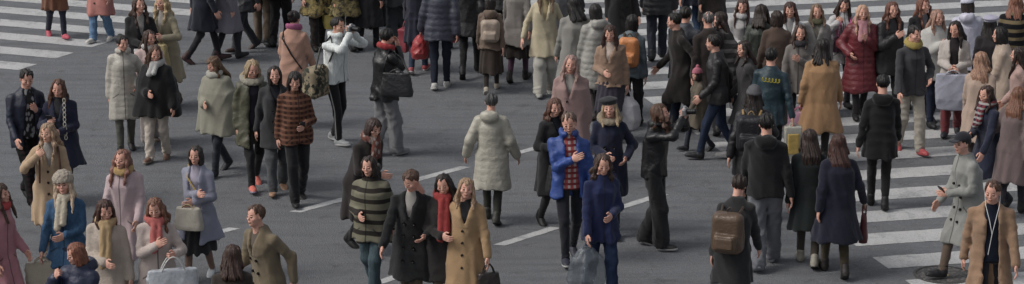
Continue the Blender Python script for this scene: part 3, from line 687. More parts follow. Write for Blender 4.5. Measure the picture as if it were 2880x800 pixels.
# ------------------------------------------------------------------ the crowd (x, y in the photograph's pixels at 2576 wide; 'f' = where the feet stand, 'h' = top of the head)
P = {}
BK = '#15130f'
def add(key, *a, **k): P[key] = person(*a, **k)
# --- top left
add('a1', 'f', 142, 94, 1.62, 25, 'woman in a rust brown knee coat with pink shoes on the top left stripes', T('coat', '#6d4128', .50), ('slim', '#1d2233'), ('sneaker', '#b8384f', '#b8384f'), ('long', '#1b1512'), stride=.2)
add('a2', 'f', 258, 104, 1.60, -20, 'woman in a salmon pink coat and light blue jeans on the top left stripes', T('coat', '#b06a60', .50), ('straight', '#54789c', 'denim'), ('sneaker', '#b9b6ae', '#c4c2ba'), ('bob', '#2a1c14'), stride=.16)
add('a3', 'h', 352, -8, 1.68, 15, 'black coated person holding a white paper bag behind the long cream down coat', T('coat', '#17181c', .55), ('slim', '#1d1d22'), ('ankle', '#17171a'), ('wavy', '#3a2418'), arms=('belly', 'belly'), stride=.1)
add('a4', 'h', 415, -14, 1.66, -30, 'fair haired woman in a pale khaki coat with a mustard bag, top left', T('coat', '#8f8468', .42, flare=1.1), ('slim', '#5b554a'), ('ankle', '#4a3a2c'), ('wavy', '#a58a5c'), arms=('down', 'bagarm'), stride=.12)
add('a6', 'h', 368, 76, 1.58, 30, 'brown haired woman in a pale pink knitted jacket, just behind the black poncho', T('fleece', '#b79c98', .72), ('wide', '#9a8f8a'), ('ankle', '#59483d'), ('long', '#38241a'), arms=('chest', 'down'), scarf=('#a9a6a2', 'knit'), stride=.1)
add('a5', 'f', 318, 379, 1.61, 12, 'woman in a long cream down coat and tall black boots', T('puffer', '#a8a296', .50, 'puffer', flare=.92, collar=.04, fit=.85, quilt=.005), ('slim', '#55554e', 'knit'), ('boot', '#141416'), ('bun', '#17120f'), arms=('down', 'pocket'), stride=.12, tilt=(-15, 8))
add('a7', 'f', 400, 403, 1.58, -10, 'woman in a wide black poncho coat, grey scarf and cream trousers', T('cape', '#121316', .70, fit=1.0), ('straight', '#b3a698'), ('sneaker', '#6a4a38', '#8a7a68'), ('long', '#4a3020'), arms=('belly', 'down'), scarf=('#9c9c9a', 'knit', .1), stride=.16, tilt=(-12, 14))
add('a8', 'h', 58, 172, 1.74, 35, 'man in an open navy jacket over a black and white printed top, left edge', T('jacket', '#1a2036', .74, 'nylon', open='open'), ('straight', ('#2a1519', '#121216', '#0f0f12'), 'plaid'), ('ankle', '#1b1815'), ('short', '#1b1613'), arms=('fwd', 'chest'), stride=.24, sex='m', inner=(('#1c1c1f', '#8e8e90'), 'print'), tilt=(20, 12), lean=.06)
add('a9', 'h', 150, 198, 1.63, -5, 'woman with long chestnut hair in a dark navy cape coat beside the left edge man', T('coat', '#1a1f38', .52, flare=1.25), ('slim', '#1a1a20'), ('ankle', '#1c1714'), ('long', '#4f2f1f'), arms=('phone', 'belly'), stride=.15, tilt=(0, 8))
add('a10', 'h', 118, 308, 1.63, 12, 'fair haired woman in a beige coat with brown bag straps, left', T('coat', '#a98b66', .46, flare=1.05), ('slim', '#7a6654'), ('ankle', '#5b4433'), ('wavy', '#8d6f52'), arms=('strap', 'down'), stride=.2, skin='#b08a76', tilt=(20, 5))
add('a11', 'h', 162, 436, 1.64, -6, 'woman in a blue denim jacket and a fluffy cream hat, lower left', T('jacket', '#2c5478', .66, 'denim', flare=1.15, fit=1.3), ('skirt', '#1d2a42', 'denim', .40), ('ankle', '#7c6040'), ('long', '#a58c70'), arms=('down', 'belly'), stride=.15, hat=('fluffy', '#a79a88', 'fur'), scarf=('#b5aa93', 'knit', .30))
add('a12', 'h', -14, 462, 1.62, 60, 'person in a dusty rose coat cut off by the left edge', T('coat', '#b0707a', .45), ('slim', '#4a3026'), ('ankle', '#3a2a20'), ('long', '#3c2a20'), arms=('down', 'fwd'), scarf=('#b23434', 'knit'))
add('a13', 'h', 197, 608, 1.60, -35, 'person with auburn hair in a navy quilted jacket at the bottom edge', T('puffer', '#1f2745', .76, 'puffer', hood=True, fit=.8), ('slim', '#1c1c22'), ('sneaker', '#333333', '#777777'), ('bob', '#7a4328'), arms=('strap', 'belly'), tilt=(15, 20))
add('a15', 'h', 268, 500, 1.62, 8, 'woman with long dark brown hair, a mustard scarf and a cream teddy coat', T('fleece', '#b9a898', .55, 'fur', open='v'), ('skirt', '#7a6a5c', 'wool', .4), ('ankle', '#3a2c24'), ('long', '#3b2018'), arms=('belly', 'down'), scarf=('#a98a5a', 'knit', .42), stride=.14, tilt=(-10, 6))
add('a16', 'h', 308, 374, 1.64, -12, 'woman in a long pale pink coat with a mustard hood, behind the teddy coat', T('coat', '#b39a9e', .44, hood=False, flare=1.1), ('slim', '#a09494'), ('ankle', '#8a7a72'), ('wavy', '#7a4c3a'), arms=('down', 'fwd'), scarf=('#a5823f', 'wool'), stride=.22, tilt=(15, 0))
add('a17', 'h', 388, 496, 1.62, 14, 'woman in a cream shirt coat with a coral red necktie scarf', T('coat', '#b5a49c', .48, 'wool', flare=1.1), ('slim', '#a18f86'), ('ankle', '#8a7466'), ('wavy', '#6a4028'), arms=('chest', 'bagarm'), scarf=('#b5544e', 'knit', .26), stride=.14, tilt=(20, 12))
add('a18', 'f', 505, 700, 1.58, -14, 'woman in a loose lavender grey coat folding her arms', T('coat', '#7f8296', .52, 'wool', open='open', flare=1.2), ('skirt', '#202024', 'wool', .38), ('flat', '#a9b0b5', '#888888'), ('bob', '#2b2522'), arms=('fold', 'belly'), inner=('#9a93a5',), stride=.18, tights='#8c6a58', tilt=(-20, 8))
add('a19', 'h', 585, 622, 1.60, 170, 'dark brown haired person seen from behind at the bottom edge', T('coat', '#2c231c', .6), ('slim', '#1d1a18'), ('ankle', '#1a1614'), ('half', '#382218'))
add('a19b', 'h', 672, 512, 1.68, -55, 'person striding in an olive tan coat with a green bag, lower left centre', T('coat', '#6e5f45', .58, flare=1.1), ('straight', '#4e4334'), ('ankle', '#453525'), ('short', '#4c3220'), arms=('fwd', 'back'), stride=.3, lean=.1, sex='m')
# --- left centre
add('a20a', 'f', 556, 436, 1.58, -35, 'woman in a pale stone cape walking left with dark boots', T('cape', '#82806f', .62, fit=.8), ('slim', '#1f2430'), ('boot', '#22242b'), ('long', '#5a4028'), arms=('belly', 'down'), stride=.2, tilt=(0, 12), scarf=('#9d9b90', 'knit'))
add('a20b', 'f', 640, 472, 1.70, 20, 'person in an olive parka with pale fur hood and coral trainers', T('parka', '#4b4a35', .58, 'nylon', open='open', fit=.9), ('slim', '#1a1b1f'), ('sneaker', '#cf5a44', '#8d86a0'), ('wavy', '#8a7350'), arms=('down', 'pocket'), fur='#9a9482', inner=('#2a2733',), stride=.22, lean=.05, tilt=(10, 15))
add('a21', 'h', 735, 30, 1.66, 165, 'woman in a peach coat with magenta scarf and a thin black strap', T('coat', '#ab7d66', .50), ('straight', '#3b4c68', 'denim'), ('ankle', '#3b3630'), ('bun', '#1c1613'), arms=('down', 'fwd'), scarf=('#9c4a74', 'knit'), stride=.12)
add('a22b', 'f', 700, 482, 1.66, 10, 'woman with dark bob in charcoal grey half hidden behind the rust plaid shirt', T('coat', '#2b2c30', .62), ('straight', '#44474b'), ('flat', '#9a7050', '#6a4a35'), ('bob', '#211a17'), stride=.18)
add('a22', 'f', 750, 508, 1.70, 18, 'woman in a rust plaid shirt jacket, black trousers and black flat shoes', T('jacket', ('#54301f', '#341d15', '#6e442e'), .80, 'plaid', fit=1.2), ('straight', '#111218'), ('flat', '#18181a'), ('bob', '#191412'), arms=('down', 'belly'), stride=.2, tilt=(0, 20))
add('a23a', 'f', 512, 158, 1.72, 100, 'man in a navy coat with maroon scarf near the top left crossing', T('coat', '#1b1f2e', .55), ('slim', '#1a1a22'), ('ankle', '#3a1d1e'), ('short', BK), sex='m', stride=.3, scarf=('#5c2f2a', 'knit'))
add('a23b', 'f', 572, 150, 1.64, 140, 'woman in a lilac grey wool coat near the top edge, left of centre', T('coat', '#6e6a76', .48, flare=1.15), ('slim', '#2a2a33'), ('ankle', '#232329'), ('long', '#2a1c18'), stride=.2)
add('a23c', 'f', 618, 128, 1.62, -60, 'person in a charcoal jacket with a white hood near the top edge', T('jacket', '#34363c', .7, 'nylon', fit=1.3), ('straight', '#2b2d34'), ('ankle', '#3b2620'), ('short', '#15120f'), fur='#a09d9c', stride=.22)
add('a24', 'f', 662, 113, 1.74, 180, 'man in khaki brown trousers and a dark jacket walking away at the top edge', T('jacket', '#1b1b1e', .82), ('straight', '#5c4c3a'), ('sneaker', '#333333', '#999999'), ('short', BK), sex='m', stride=.14)
add('a25', 'f', 706, 116, 1.74, 170, 'man all in black just right of the khaki trousers', T('jacket', '#131318', .8, 'nylon'), ('straight', '#111115'), ('ankle', '#101012'), ('short', BK), sex='m', stride=.16)
add('a26', 'f', 800, 122, 1.66, 20, 'person in a mottled ochre and black fur coat, broad skirted', T('coat', ('#8f7a2c', '#1d1a12'), .56, 'mottle', flare=1.3, fit=1.5), ('straight', '#241b17'), ('ankle', '#1f1712'), ('bob', '#2b1d14'), stride=.12)
add('a26b', 'f', 872, 128, 1.66, -160, 'person in a mottled ochre and black jacket and black trousers', T('coat', ('#7a6a2e', '#17150f'), .62, 'mottle', flare=1.2, fit=1.4), ('straight', '#18181c'), ('ankle', '#1a1a1c'), ('half', '#2b1d14'), stride=.16)
add('a27', 'f', 846, 360, 1.77, 58, 'photographer in a pale washed denim jacket and black side striped trousers', T('jacket', '#c3c9c8', .84, 'denim', fit=1.35, collar=.03), ('slim', '#17171a', 'wool'), ('sneaker', '#8a8d90', '#b5b5b3'), ('fade', '#171210'), arms=('camera', 'camera'), stride=.10, sex='m', skin='#a57f6b', tilt=(6, 2))
add('a29a', 'f', 925, 124, 1.70, 160, 'person in a long black wool coat left of the white shopping bag', T('coat', '#15161b', .38), ('slim', '#1d1d22'), ('ankle', '#151517'), ('short', BK), sex='m', stride=.14)
add('a29b', 'f', 1000, 116, 1.68, 175, 'person in a charcoal anorak and loose charcoal trousers near the top edge', T('parka', '#22262b', .66, 'nylon'), ('wide', '#33373c'), ('ankle', '#2a2b30'), ('short', BK), stride=.1)
add('a28', 'f', 968, 392, 1.74, 128, 'man with a red collar, black jacket and pale grey trousers', T('jacket', '#1f2023', .78, 'leather', fit=1.15, collar=.02), ('wide', '#6f7074'), ('sneaker', '#77777a', '#8f8f90'), ('fade', '#12100e'), arms=('mouth', 'down'), stride=.14, sex='m', scarf=('#a3262a', 'knit'), tilt=(-10, 12))
# --- top centre
add('a30', 'f', 1052, 184, 1.60, 172, 'woman in a midnight blue coat with jeans and red trainers', T('coat', '#1b1c30', .55), ('slim', '#26344a', 'denim'), ('sneaker', '#a5323c', '#c0b5b5'), ('half', '#191412'), stride=.16)
add('a31', 'f', 1108, 224, 1.80, 180, 'man in a slate puffer jacket and dark jeans with white trainers', T('puffer', '#3a3d4c', .74, 'puffer', fit=.85), ('slim', '#1b2030', 'denim'), ('sneaker', '#b0aeaa', '#b9b8b5'), ('short', BK), arms=('down', 'down'), stride=.12, sex='m')
add('a32', 'f', 1182, 192, 1.72, 175, 'person in a black anorak, leggings and ankle boots beside the slate puffer', T('parka', '#141519', .64, 'nylon'), ('slim', '#17181c'), ('ankle', '#141416'), ('half', BK), stride=.24)
add('a33', 'f', 1236, 232, 1.44, 178, 'short haired girl in a brown pleated midi skirt with pale heels', T('jacket', '#6a5748', .78, 'wool', hood=True), ('skirt', '#33271f', 'wool', .36), ('sneaker', '#a39a85', '#aaa496'), ('bob', '#1b1613'), stride=.2, tights='#29231f')
add('a34', 'f', 1302, 206, 1.68, 165, 'woman in a grey beige coat over a dark skirt, right of the brown skirt', T('coat', '#77716c', .62, flare=1.1), ('skirt', '#2e2522', 'wool', .40), ('ankle', '#241d1c'), ('long', '#332720'), stride=.18, tights='#52304a')
add('a35', 'f', 1370, 238, 1.68, 4, 'woman in a cream blouse and white wide trousers, long fair hair', T('shirt', '#b0a381', .62, 'wool', fit=2.2, open='v', sleeve=.9, flare=1.1), ('wide', '#a8a59a'), ('flat', '#8f8d86', '#777777'), ('long', '#6b5138'), arms=('out', 'out'), inner=('#a08c60',), stride=.14)
add('a36', 'h', 1448, -6, 1.72, 195, 'dark haired person in a stone grey trench coat, centre top', T('coat', '#7e7c76', .42, flare=1.15, fit=1.3), ('straight', '#58534d'), ('ankle', '#4e463f'), ('half', '#1f1c1b'), stride=.2)
add('a36b', 'h', 1500, 12, 1.66, 200, 'woman in an off white quilted coat, beside the stone trench coat', T('puffer', '#8f8d86', .50, 'puffer', hood=True, fit=.9), ('slim', '#4d4744'), ('boot', '#38322f'), ('bob', '#23201f'), stride=.14)
add('a37', 'h', 1538, 62, 1.64, -15, 'woman with long dark hair in a tan blouse carrying a clear white bag', T('jacket', '#8d6e56', .84, 'wool', open='v', fit=1.1), ('skirt', '#2f2a38', 'wool', .45), ('ankle', '#231d1d'), ('long', '#3a231a'), inner=('#b09c8e',), arms=('belly', 'down'), stride=.16)
add('a38', 'h', 1590, 40, 1.62, 168, 'black haired woman in a teal grey jacket wearing a bright orange bag', T('jacket', '#4d5b63', .8, 'nylon'), ('straight', '#1c1d22'), ('ankle', '#1b1b1d'), ('bob', '#131110'), stride=.16)
add('a44', 'f', 1652, 150, 1.72, 178, 'man in a bulky black puffer jacket with a maroon hem and jeans', T('puffer', '#191a1f', .72, 'puffer', fit=1.2), ('straight', '#252a36', 'denim'), ('ankle', '#18181b'), ('short', BK), sex='m', stride=.18)
add('a45', 'f', 1738, 118, 1.70, -170, 'person in a midnight anorak and blue jeans beyond the zebra stripes', T('parka', '#1b2134', .68, 'nylon'), ('straight', '#263a55', 'denim'), ('ankle', '#1a1b20'), ('short', BK), stride=.2)
add('a45b', 'f', 1790, 128, 1.66, -165, 'woman in a brown black coat at the top edge over the zebra stripes', T('coat', '#2b211e', .5), ('slim', '#1c1b20'), ('ankle', '#1a1818'), ('long', '#241915'), stride=.16)
# --- pink coat and the blue jacket pair
add('a39', 'h', 1436, 138, 1.70, -10, 'woman in a broad dusty pink coat, walking behind the blue jackets', T('coat', '#94746f', .42, flare=1.25, fit=1.7), ('straight', '#7d6b66'), ('ankle', '#6a5650'), ('half', '#8a6a60'), stride=.16, fat=1.15)
add('a75', 'h', 1392, 246, 1.62, 30, 'brown haired woman in a black coat left of the blue jacket', T('coat', '#191a1e', .48), ('slim', '#17171b'), ('ankle', '#151517'), ('wavy', '#553324'), arms=('bagarm', 'down'), stride=.16, tilt=(10, 10))
add('a40', 'f', 1432, 654, 1.79, 10, 'man in a cobalt blue jacket over a red checked shirt', T('jacket', '#1b4390', .78, 'nylon', open='open', fit=1.15, collar=.03), ('slim', '#141722'), ('sneaker', '#2a2c3c', '#b5b5b2'), ('short', '#5b463a'), arms=('chest', 'down'), inner=(('#a83a3a', '#a9a2a0', '#7d2026'), 'plaid'), stride=.22, sex='m', tilt=(0, 14))
add('a42', 'h', 1535, 246, 1.70, -4, 'person in a dark beret and navy coat with a pale fur collar', T('coat', '#171d38', .50), ('slim', '#14151b'), ('ankle', '#161619'), ('half', '#8a7350'), hat=('beret', '#24262a', 'wool'), fur='#8c7d66', arms=('belly', 'pocket'), stride=.14)
add('a41', 'h', 1512, 384, 1.70, 14, 'woman in a dark royal blue sweatshirt and blue jeans holding a clear bag', T('jacket', '#16224e', .72, 'wool', fit=1.2), ('straight', '#182a48', 'denim'), ('sneaker', '#23242b', '#77777c'), ('wavy', '#3a271e'), arms=('down', 'belly'), stride=.24, lean=.05, tilt=(10, 16))
add('a43', 'f', 1642, 622, 1.76, 72, 'photographer with curly brown hair in a black leather jacket and wide black trousers', T('jacket', '#16171a', .86, 'leather', fit=1.2, collar=.03), ('wide', '#1a1b1e', 'wool'), ('sneaker', '#1b1b1e', '#a5a5a5'), ('wavy', '#4a2f1d'), arms=('camhigh', 'camhigh'), stride=.12, sex='m', tilt=(-6, -10))
# --- centre foreground
add('a71', 'f', 1238, 560, 1.62, 172, 'woman from behind in a hooded cream down coat, alone in the middle', T('puffer', '#a39e8e', .50, 'puffer', hood=True, flare=1.05, fit=.75, quilt=.005), ('slim', '#3a3a34', 'knit'), ('ankle', '#33322c'), ('short', '#3a3a3b'), arms=('out', 'out'), stride=.16)
add('a70', 'h', 898, 292, 1.66, 50, 'person leaning in a brown black coat with a rust paisley shawl', T('coat', '#241d1c', .46), ('slim', '#1d1a1c'), ('ankle', '#191718'), ('bob', '#33221d'), scarf=(('#6a3527', '#8d8078'), 'print', .22), arms=('belly', 'fold'), stride=.2, lean=.2, tilt=(0, 22))
add('a70b', 'h', 936, 392, 1.64, -25, 'person in a taupe and black striped sweater', T('fleece', ('#6f6b56', '#2b2622'), .70, 'stripe', fit=1.5), ('straight', '#3c5058', 'denim'), ('sneaker', '#2c3040', '#555a66'), ('bob', '#2a1d18'), arms=('belly', 'down'), stride=.18, fat=1.1)
add('a72', 'h', 1034, 424, 1.68, -12, 'man in a long black overcoat beside the red scarf', T('coat', '#141619', .48, 'wool', fit=1.2, flare=1.1), ('straight', '#4c3f2f'), ('ankle', '#231c16'), ('short', '#4f3527'), arms=('down', 'pocket'), sex='m', stride=.2, tilt=(25, 22), lean=.06)
add('a73', 'h', 1116, 436, 1.64, 6, 'woman in a dark coat with a bright red scarf', T('coat', '#211d1d', .50, 'wool'), ('slim', '#5c4b3e'), ('ankle', '#3d2c22'), ('long', '#1f1613'), arms=('belly', 'down'), scarf=('#9c2a28', 'knit', .42), stride=.18, tilt=(10, 8))
add('a73b', 'h', 1172, 446, 1.64, -8, 'woman in a long camel coat right of the red scarf', T('coat', '#a07c4c', .34, 'wool', flare=1.0, fit=1.1), ('slim', '#2c2c31'), ('ankle', '#25211f'), ('half', '#8a6a4a'), arms=('down', 'down'), stride=.18)
# --- crowd on the zebra stripes
add('a46', 'h', 1782, 32, 1.72, 196, 'grey haired man in a brown black overcoat, upper right crowd', T('coat', '#2a211e', .48), ('straight', '#1e1e24'), ('ankle', '#1a1a1c'), ('buzz', '#4a4a4a'), sex='m', stride=.26)
add('a47', 'h', 1868, -4, 1.64, 8, 'woman in a pale grey shawl coat, right of the grey haired man', T('coat', '#a3a0a0', .55, flare=1.15), ('slim', '#3e3a40'), ('ankle', '#2a262a'), ('long', '#3a241c'), arms=('belly', 'down'), scarf=('#b0aeae', 'knit'), stride=.16)
add('a48a', 'f', 1712, 330, 1.68, -88, 'man striding left in a dark olive brown coat', T('coat', '#241f1c', .46), ('slim', '#18191f'), ('ankle', '#16161a'), ('short', BK), arms=('fwd', 'back'), sex='m', stride=.36, lean=.08)
add('a48b', 'f', 1822, 322, 1.66, -92, 'woman striding left in a dark grey striped shawl', T('cape', ('#33302f', '#5c5856'), .72, 'stripe', fit=.8), ('slim', '#1a1b22'), ('boot', '#1b1a1d'), ('long', '#2a1c18'), arms=('fwd', 'back'), stride=.34, lean=.06)
add('a48c', 'f', 1880, 402, 1.64, -80, 'woman striding left in a grey skirt coat and pale shoes', T('coat', '#3a3839', .50), ('slim', '#23293a'), ('sneaker', '#9c9a98', '#a8a6a4'), ('half', '#2b1e1a'), arms=('fwd', 'back'), stride=.34, lean=.06)
add('a48d', 'f', 1757, 380, 1.14, -70, 'child in a rose knitted hat and khaki brown coat', T('coat', '#5a5040', .50, 'wool', fit=1.5), ('slim', '#1c2130'), ('ankle', '#1c1c22'), ('bob', '#241a16'), hat=('pom', '#a8586a'), stride=.3)
add('a48e', 'f', 1806, 400, 1.70, -100, 'man striding left in a dark bomber jacket and blue jeans', T('jacket', '#211f22', .8, 'nylon', fit=1.3), ('slim', '#1d2940', 'denim'), ('ankle', '#191a1f'), ('short', '#1b1512'), arms=('back', 'fwd'), sex='m', stride=.38, lean=.06)
add('a49', 'h', 1988, 4, 1.66, -4, 'woman with long brown hair in a glossy white coat', T('coat', '#b9b8b8', .62, 'nylon', flare=1.25, open='v', fit=1.3), ('slim', '#252228'), ('ankle', '#1c1a1d'), ('long', '#3b211a'), arms=('belly', 'down'), inner=('#8d8a8a',), stride=.14)
add('a50', 'h', 1945, 124, 1.70, 176, 'black haired man from behind in a teal blue jacket with yellow lettering', T('jacket', '#17343f', .72, 'nylon', fit=1.3), ('slim', '#18191f'), ('sneaker', '#2a2a2d', '#6a6a6a'), ('fade', '#100e0d'), sex='m', stride=.2)
add('a51', 'h', 1892, 222, 1.66, 170, 'person in a grey knitted hat and black rucksack coat', T('coat', '#1b1b20', .56, 'nylon'), ('slim', '#1a1a20'), ('ankle', '#181818'), ('half', '#221915'), hat=('beanie', '#55555a'), arms=('bagarm', 'down'), stride=.18)
add('a52', 'f', 1922, 672, 1.82, 176, 'tall man from behind in a black sweatshirt and loose grey trousers', T('jacket', '#141418', .80, 'wool', fit=1.6, hood=True), ('wide', '#6a6c74'), ('sneaker', '#9da3b0', '#aaaeb8'), ('short', '#15110f'), arms=('down', 'down'), sex='m', stride=.2, fat=1.1)
add('a53', 'h', 2068, 100, 1.68, 172, 'dark haired woman from behind in a broad mustard camel coat', T('coat', '#9a7040', .46, 'wool', flare=1.3, fit=1.8), ('slim', '#2a2624'), ('ankle', '#1f1b1a'), ('half', '#1c1513'), arms=('down', 'down'), stride=.14, fat=1.15)
add('a54', 'h', 2042, 330, 1.62, 174, 'woman from behind in a bottle green coat with brown hair', T('coat', '#141d1e', .48, flare=1.15, fit=1.1), ('slim', '#3d352c'), ('ankle', '#8c8678'), ('long', '#2d1d17'), stride=.2)
add('a55', 'h', 2112, 342, 1.66, -176, 'woman from behind in a broad indigo coat with chestnut hair', T('coat', '#14162b', .46, flare=1.25, fit=1.4), ('slim', '#3d3420'), ('ankle', '#221d1a'), ('long', '#3d2119'), arms=('out', 'down'), stride=.2, fat=1.08)
add('a56', 'h', 1846, 452, 1.64, 160, 'person leaning over with a brown leather backpack', T('coat', '#232426', .50, 'wool', fit=1.1), ('slim', '#1a1b1f'), ('ankle', '#1a1a1a'), ('short', '#2a1d17'), stride=.2, lean=.14, tilt=(0, 15))
add('a57', 'h', 2170, 12, 1.64, 6, 'woman with peach blonde hair in a long crimson down coat', T('puffer', '#6e1a26', .44, 'puffer', flare=1.15, fit=1.0), ('slim', '#221d22'), ('ankle', '#1c181b'), ('wavy', '#a97f62'), arms=('pocket', 'chest'), scarf=('#a87078', 'knit', .2), stride=.14)
add('a58', 'f', 2208, 524, 1.70, 174, 'man from behind all in matt black with a hood up the neck', T('jacket', '#0f0f12', .66, 'wool', hood=True, fit=1.4), ('slim', '#0e0e11'), ('ankle', '#101012'), ('short', '#0d0c0c'), sex='m', stride=.12)
add('a59', 'f', 2284, 382, 1.76, 14, 'man in a charcoal zip jacket, yellow scarf and cream trousers', T('jacket', '#36363b', .78, 'wool', fit=1.4), ('straight', '#a09889'), ('sneaker', '#b0343a', '#b0343a'), ('short', '#1a1513'), arms=('down', 'pocket'), sex='m', scarf=('#99842c', 'knit'), stride=.16, tilt=(-25, 10))
add('a60', 'h', 2406, 52, 1.62, -12, 'dark haired woman in a long white waistcoat and maroon trousers with two bags', T('coat', '#aaa099', .70, 'wool', open='open'), ('straight', '#6d1f28'), ('ankle', '#20222c'), ('long', '#1f1714'), inner=('#2a2428',), arms=('belly', 'belly'), stride=.14, tilt=(10, 6))
add('a61a', 'h', 2120, -8, 1.62, 10, 'woman in a white padded jacket with a pink bag strap, top right crowd', T('puffer', '#aeacae', .68, 'puffer', fit=.9), ('slim', '#2b2630'), ('ankle', '#211e22'), ('long', '#2f1e18'), arms=('strap', 'down'), stride=.14)
add('a61b', 'h', 2060, 10, 1.60, -10, 'woman with an olive scarf and light grey jacket, top right crowd', T('jacket', '#8d8a86', .7, 'wool', open='v', fit=1.4), ('slim', '#2a2830'), ('ankle', '#1f1e21'), ('half', '#6a523c'), inner=('#7a7468',), scarf=('#5c5a40', 'knit'), stride=.14)
add('a61c', 'h', 2238, 4, 1.68, 20, 'person with auburn hair in a black shell jacket, top right crowd', T('parka', '#18181c', .66, 'nylon'), ('slim', '#1b1b20'), ('ankle', '#18181a'), ('wavy', '#5b3322'), arms=('chest', 'down'), stride=.16)
add('a61d', 'h', 1912, 14, 1.62, 160, 'person in a dark green jacket at the top edge between two white coats', T('jacket', '#2b332b', .7, 'nylon'), ('slim', '#1c1d21'), ('ankle', '#19191b'), ('half', '#2b211b'), stride=.14)
add('a61e', 'h', 2318, -6, 1.66, 10, 'person in a black coat with rust hair near the top edge, right', T('coat', '#16161b', .5), ('slim', '#1a1a1f'), ('ankle', '#18181a'), ('wavy', '#6a3c28'), stride=.16)
add('a62', 'h', 2352, 24, 1.66, 20, 'woman in a white fringed poncho, right of the yellow scarf', T('cape', '#aaa8a3', .70, 'wool', fit=.8), ('slim', '#20283c', 'denim'), ('ankle', '#1c1d22'), ('long', '#8a6450'), arms=('chest', 'down'), stride=.16)
add('a62b', 'h', 2440, -4, 1.68, 170, 'person wearing a bright lavender hood and jacket, top right', T('parka', '#b4b3c6', .66, 'nylon', hood=True), ('slim', '#26242c'), ('ankle', '#1d1c20'), ('bob', '#2a201c'), hat=('beanie', '#b4b3c6'), stride=.14)
add('a63', 'h', 2540, 72, 1.66, -120, 'black haired person in a broad beige coat near the right edge', T('coat', '#a48f7c', .55, 'wool', flare=1.15, fit=1.7), ('slim', '#3a2d2a'), ('ankle', '#2a2220'), ('bob', '#151211'), arms=('fwd', 'belly'), stride=.3, lean=.1)
add('a63b', 'h', 2492, 44, 1.62, 175, 'person in a lilac beret and dark coat, upper right', T('coat', '#2b262b', .52), ('slim', '#1d1c22'), ('ankle', '#1b1a1d'), ('half', '#1b1514'), hat=('beret', '#9a97ae', 'wool'), stride=.16)
add('a64', 'h', 2574, 120, 1.62, -90, 'person in a shell pink coat cut off by the right edge', T('coat', '#a8857c', .46), ('slim', '#5a4440'), ('ankle', '#3a2c2a'), ('long', '#2b1d18'), arms=('fwd', 'back'), stride=.3)
add('a65', 'h', 2552, -12, 1.68, 150, 'person in a black coat with gold chain trim, top right corner', T('coat', ('#14141a', '#6a5b3a'), .5, 'stripe'), ('slim', '#18181c'), ('ankle', '#161618'), ('wavy', '#7a4a34'), stride=.16)
add('a66', 'h', 2498, 214, 1.60, -60, 'woman in a navy coat with a crimson checked shawl, right side', T('coat', '#1c2238', .48), ('slim', '#1c1f2c'), ('ankle', '#1b1b20'), ('half', '#3a251e'), scarf=(('#7a2530', '#20243a', '#8c8a88'), 'plaid', .25), arms=('belly', 'down'), stride=.26, lean=.08)
add('a67', 'h', 2448, 334, 1.72, -65, 'person in a black cap and light grey overcoat walking left', T('coat', '#83847f', .44, 'wool', flare=1.1, fit=1.3), ('slim', '#5c4a3c'), ('ankle', '#17181c'), ('short', '#1b1613'), hat=('cap', '#1a1c26', 'wool'), arms=('fwd', 'belly'), sex='m', stride=.34, lean=.1, side=0.0)
add('a68', 'h', 2502, 452, 1.74, -6, 'man in an open camel overcoat over a navy sweater with white earphones', T('coat', '#8f6c4c', .42, 'wool', open='open', fit=1.0, flare=1.05), ('slim', '#181b26'), ('ankle', '#2a211b'), ('short', '#4a3022'), arms=('down', 'down'), inner=('#151b2c', 'knit'), sex='m', stride=.2, tilt=(5, 14), lean=.04)
# further walkers filling the dense upper band
add('b1', 'f', 1272, 128, 1.70, 172, 'person in a black hooded parka at the top edge, above the beige backpack', T('parka', '#141519', .66, 'nylon', hood=True), ('slim', '#17181c'), ('ankle', '#141416'), ('short', BK), stride=.2)
add('b2', 'f', 1428, 150, 1.70, 165, 'person in a slate wool coat and black boots right of the cream blouse', T('coat', '#33353b', .52), ('slim', '#17181c'), ('boot', '#141416'), ('half', BK), stride=.14)
add('b3', 'f', 1560, 170, 1.68, 20, 'person in a black duffel coat behind the orange backpack', T('coat', '#1a1a1c', .5), ('slim', '#222228'), ('ankle', '#141416'), ('short', '#1d1712'), stride=.18)
add('b5', 'h', 2012, 62, 1.62, -8, 'woman in a stone wool jacket below the glossy white coat', T('jacket', '#6c6662', .72, 'wool', fit=1.3), ('slim', '#29272d'), ('ankle', '#19181a'), ('half', '#3b2a20'), arms=('down', 'chest'), stride=.16, scarf=('#3c3a40', 'knit'))
add('b6', 'h', 2470, 134, 1.66, 160, 'woman in a peach beige coat just left of the broad beige coat', T('coat', '#a48a78', .5, flare=1.1), ('slim', '#3b302c'), ('ankle', '#2a2220'), ('wavy', '#8a6248'), stride=.2)
add('b7', 'h', 2556, 222, 1.64, 150, 'person with rust hair in a grey plum coat near the right edge', T('coat', '#665454', .5), ('slim', '#22222c'), ('ankle', '#1a1a1c'), ('wavy', '#6a4028'), arms=('down', 'bagarm'), stride=.2)
add('b9', 'h', 1958, 30, 1.60, -175, 'person in a mid brown fleece at the top, left of the glossy white coat', T('fleece', '#4e3b30', .7), ('slim', '#232228'), ('ankle', '#19181a'), ('bob', '#2a1d16'), stride=.14)
add('b10', 'h', 1724, 20, 1.70, 160, 'man in a grey blue shell jacket near the top, right of the bulky black puffer', T('parka', '#2f3540', .68, 'nylon'), ('straight', '#1f2a3c', 'denim'), ('ankle', '#19191c'), ('short', BK), sex='m', stride=.2)
add('b11', 'f', 1148, 118, 1.72, 174, 'person in a soot grey overcoat between the slate puffer and black anorak', T('coat', '#1c1d20', .5), ('slim', '#1b1b20'), ('ankle', '#151517'), ('short', BK), stride=.16)
add('b12', 'f', 948, 70, 1.70, 168, 'person in dark trousers furthest back at the top edge above the red collar', T('coat', '#191b20', .56), ('slim', '#1b1b22'), ('ankle', '#151517'), ('short', BK), stride=.16)

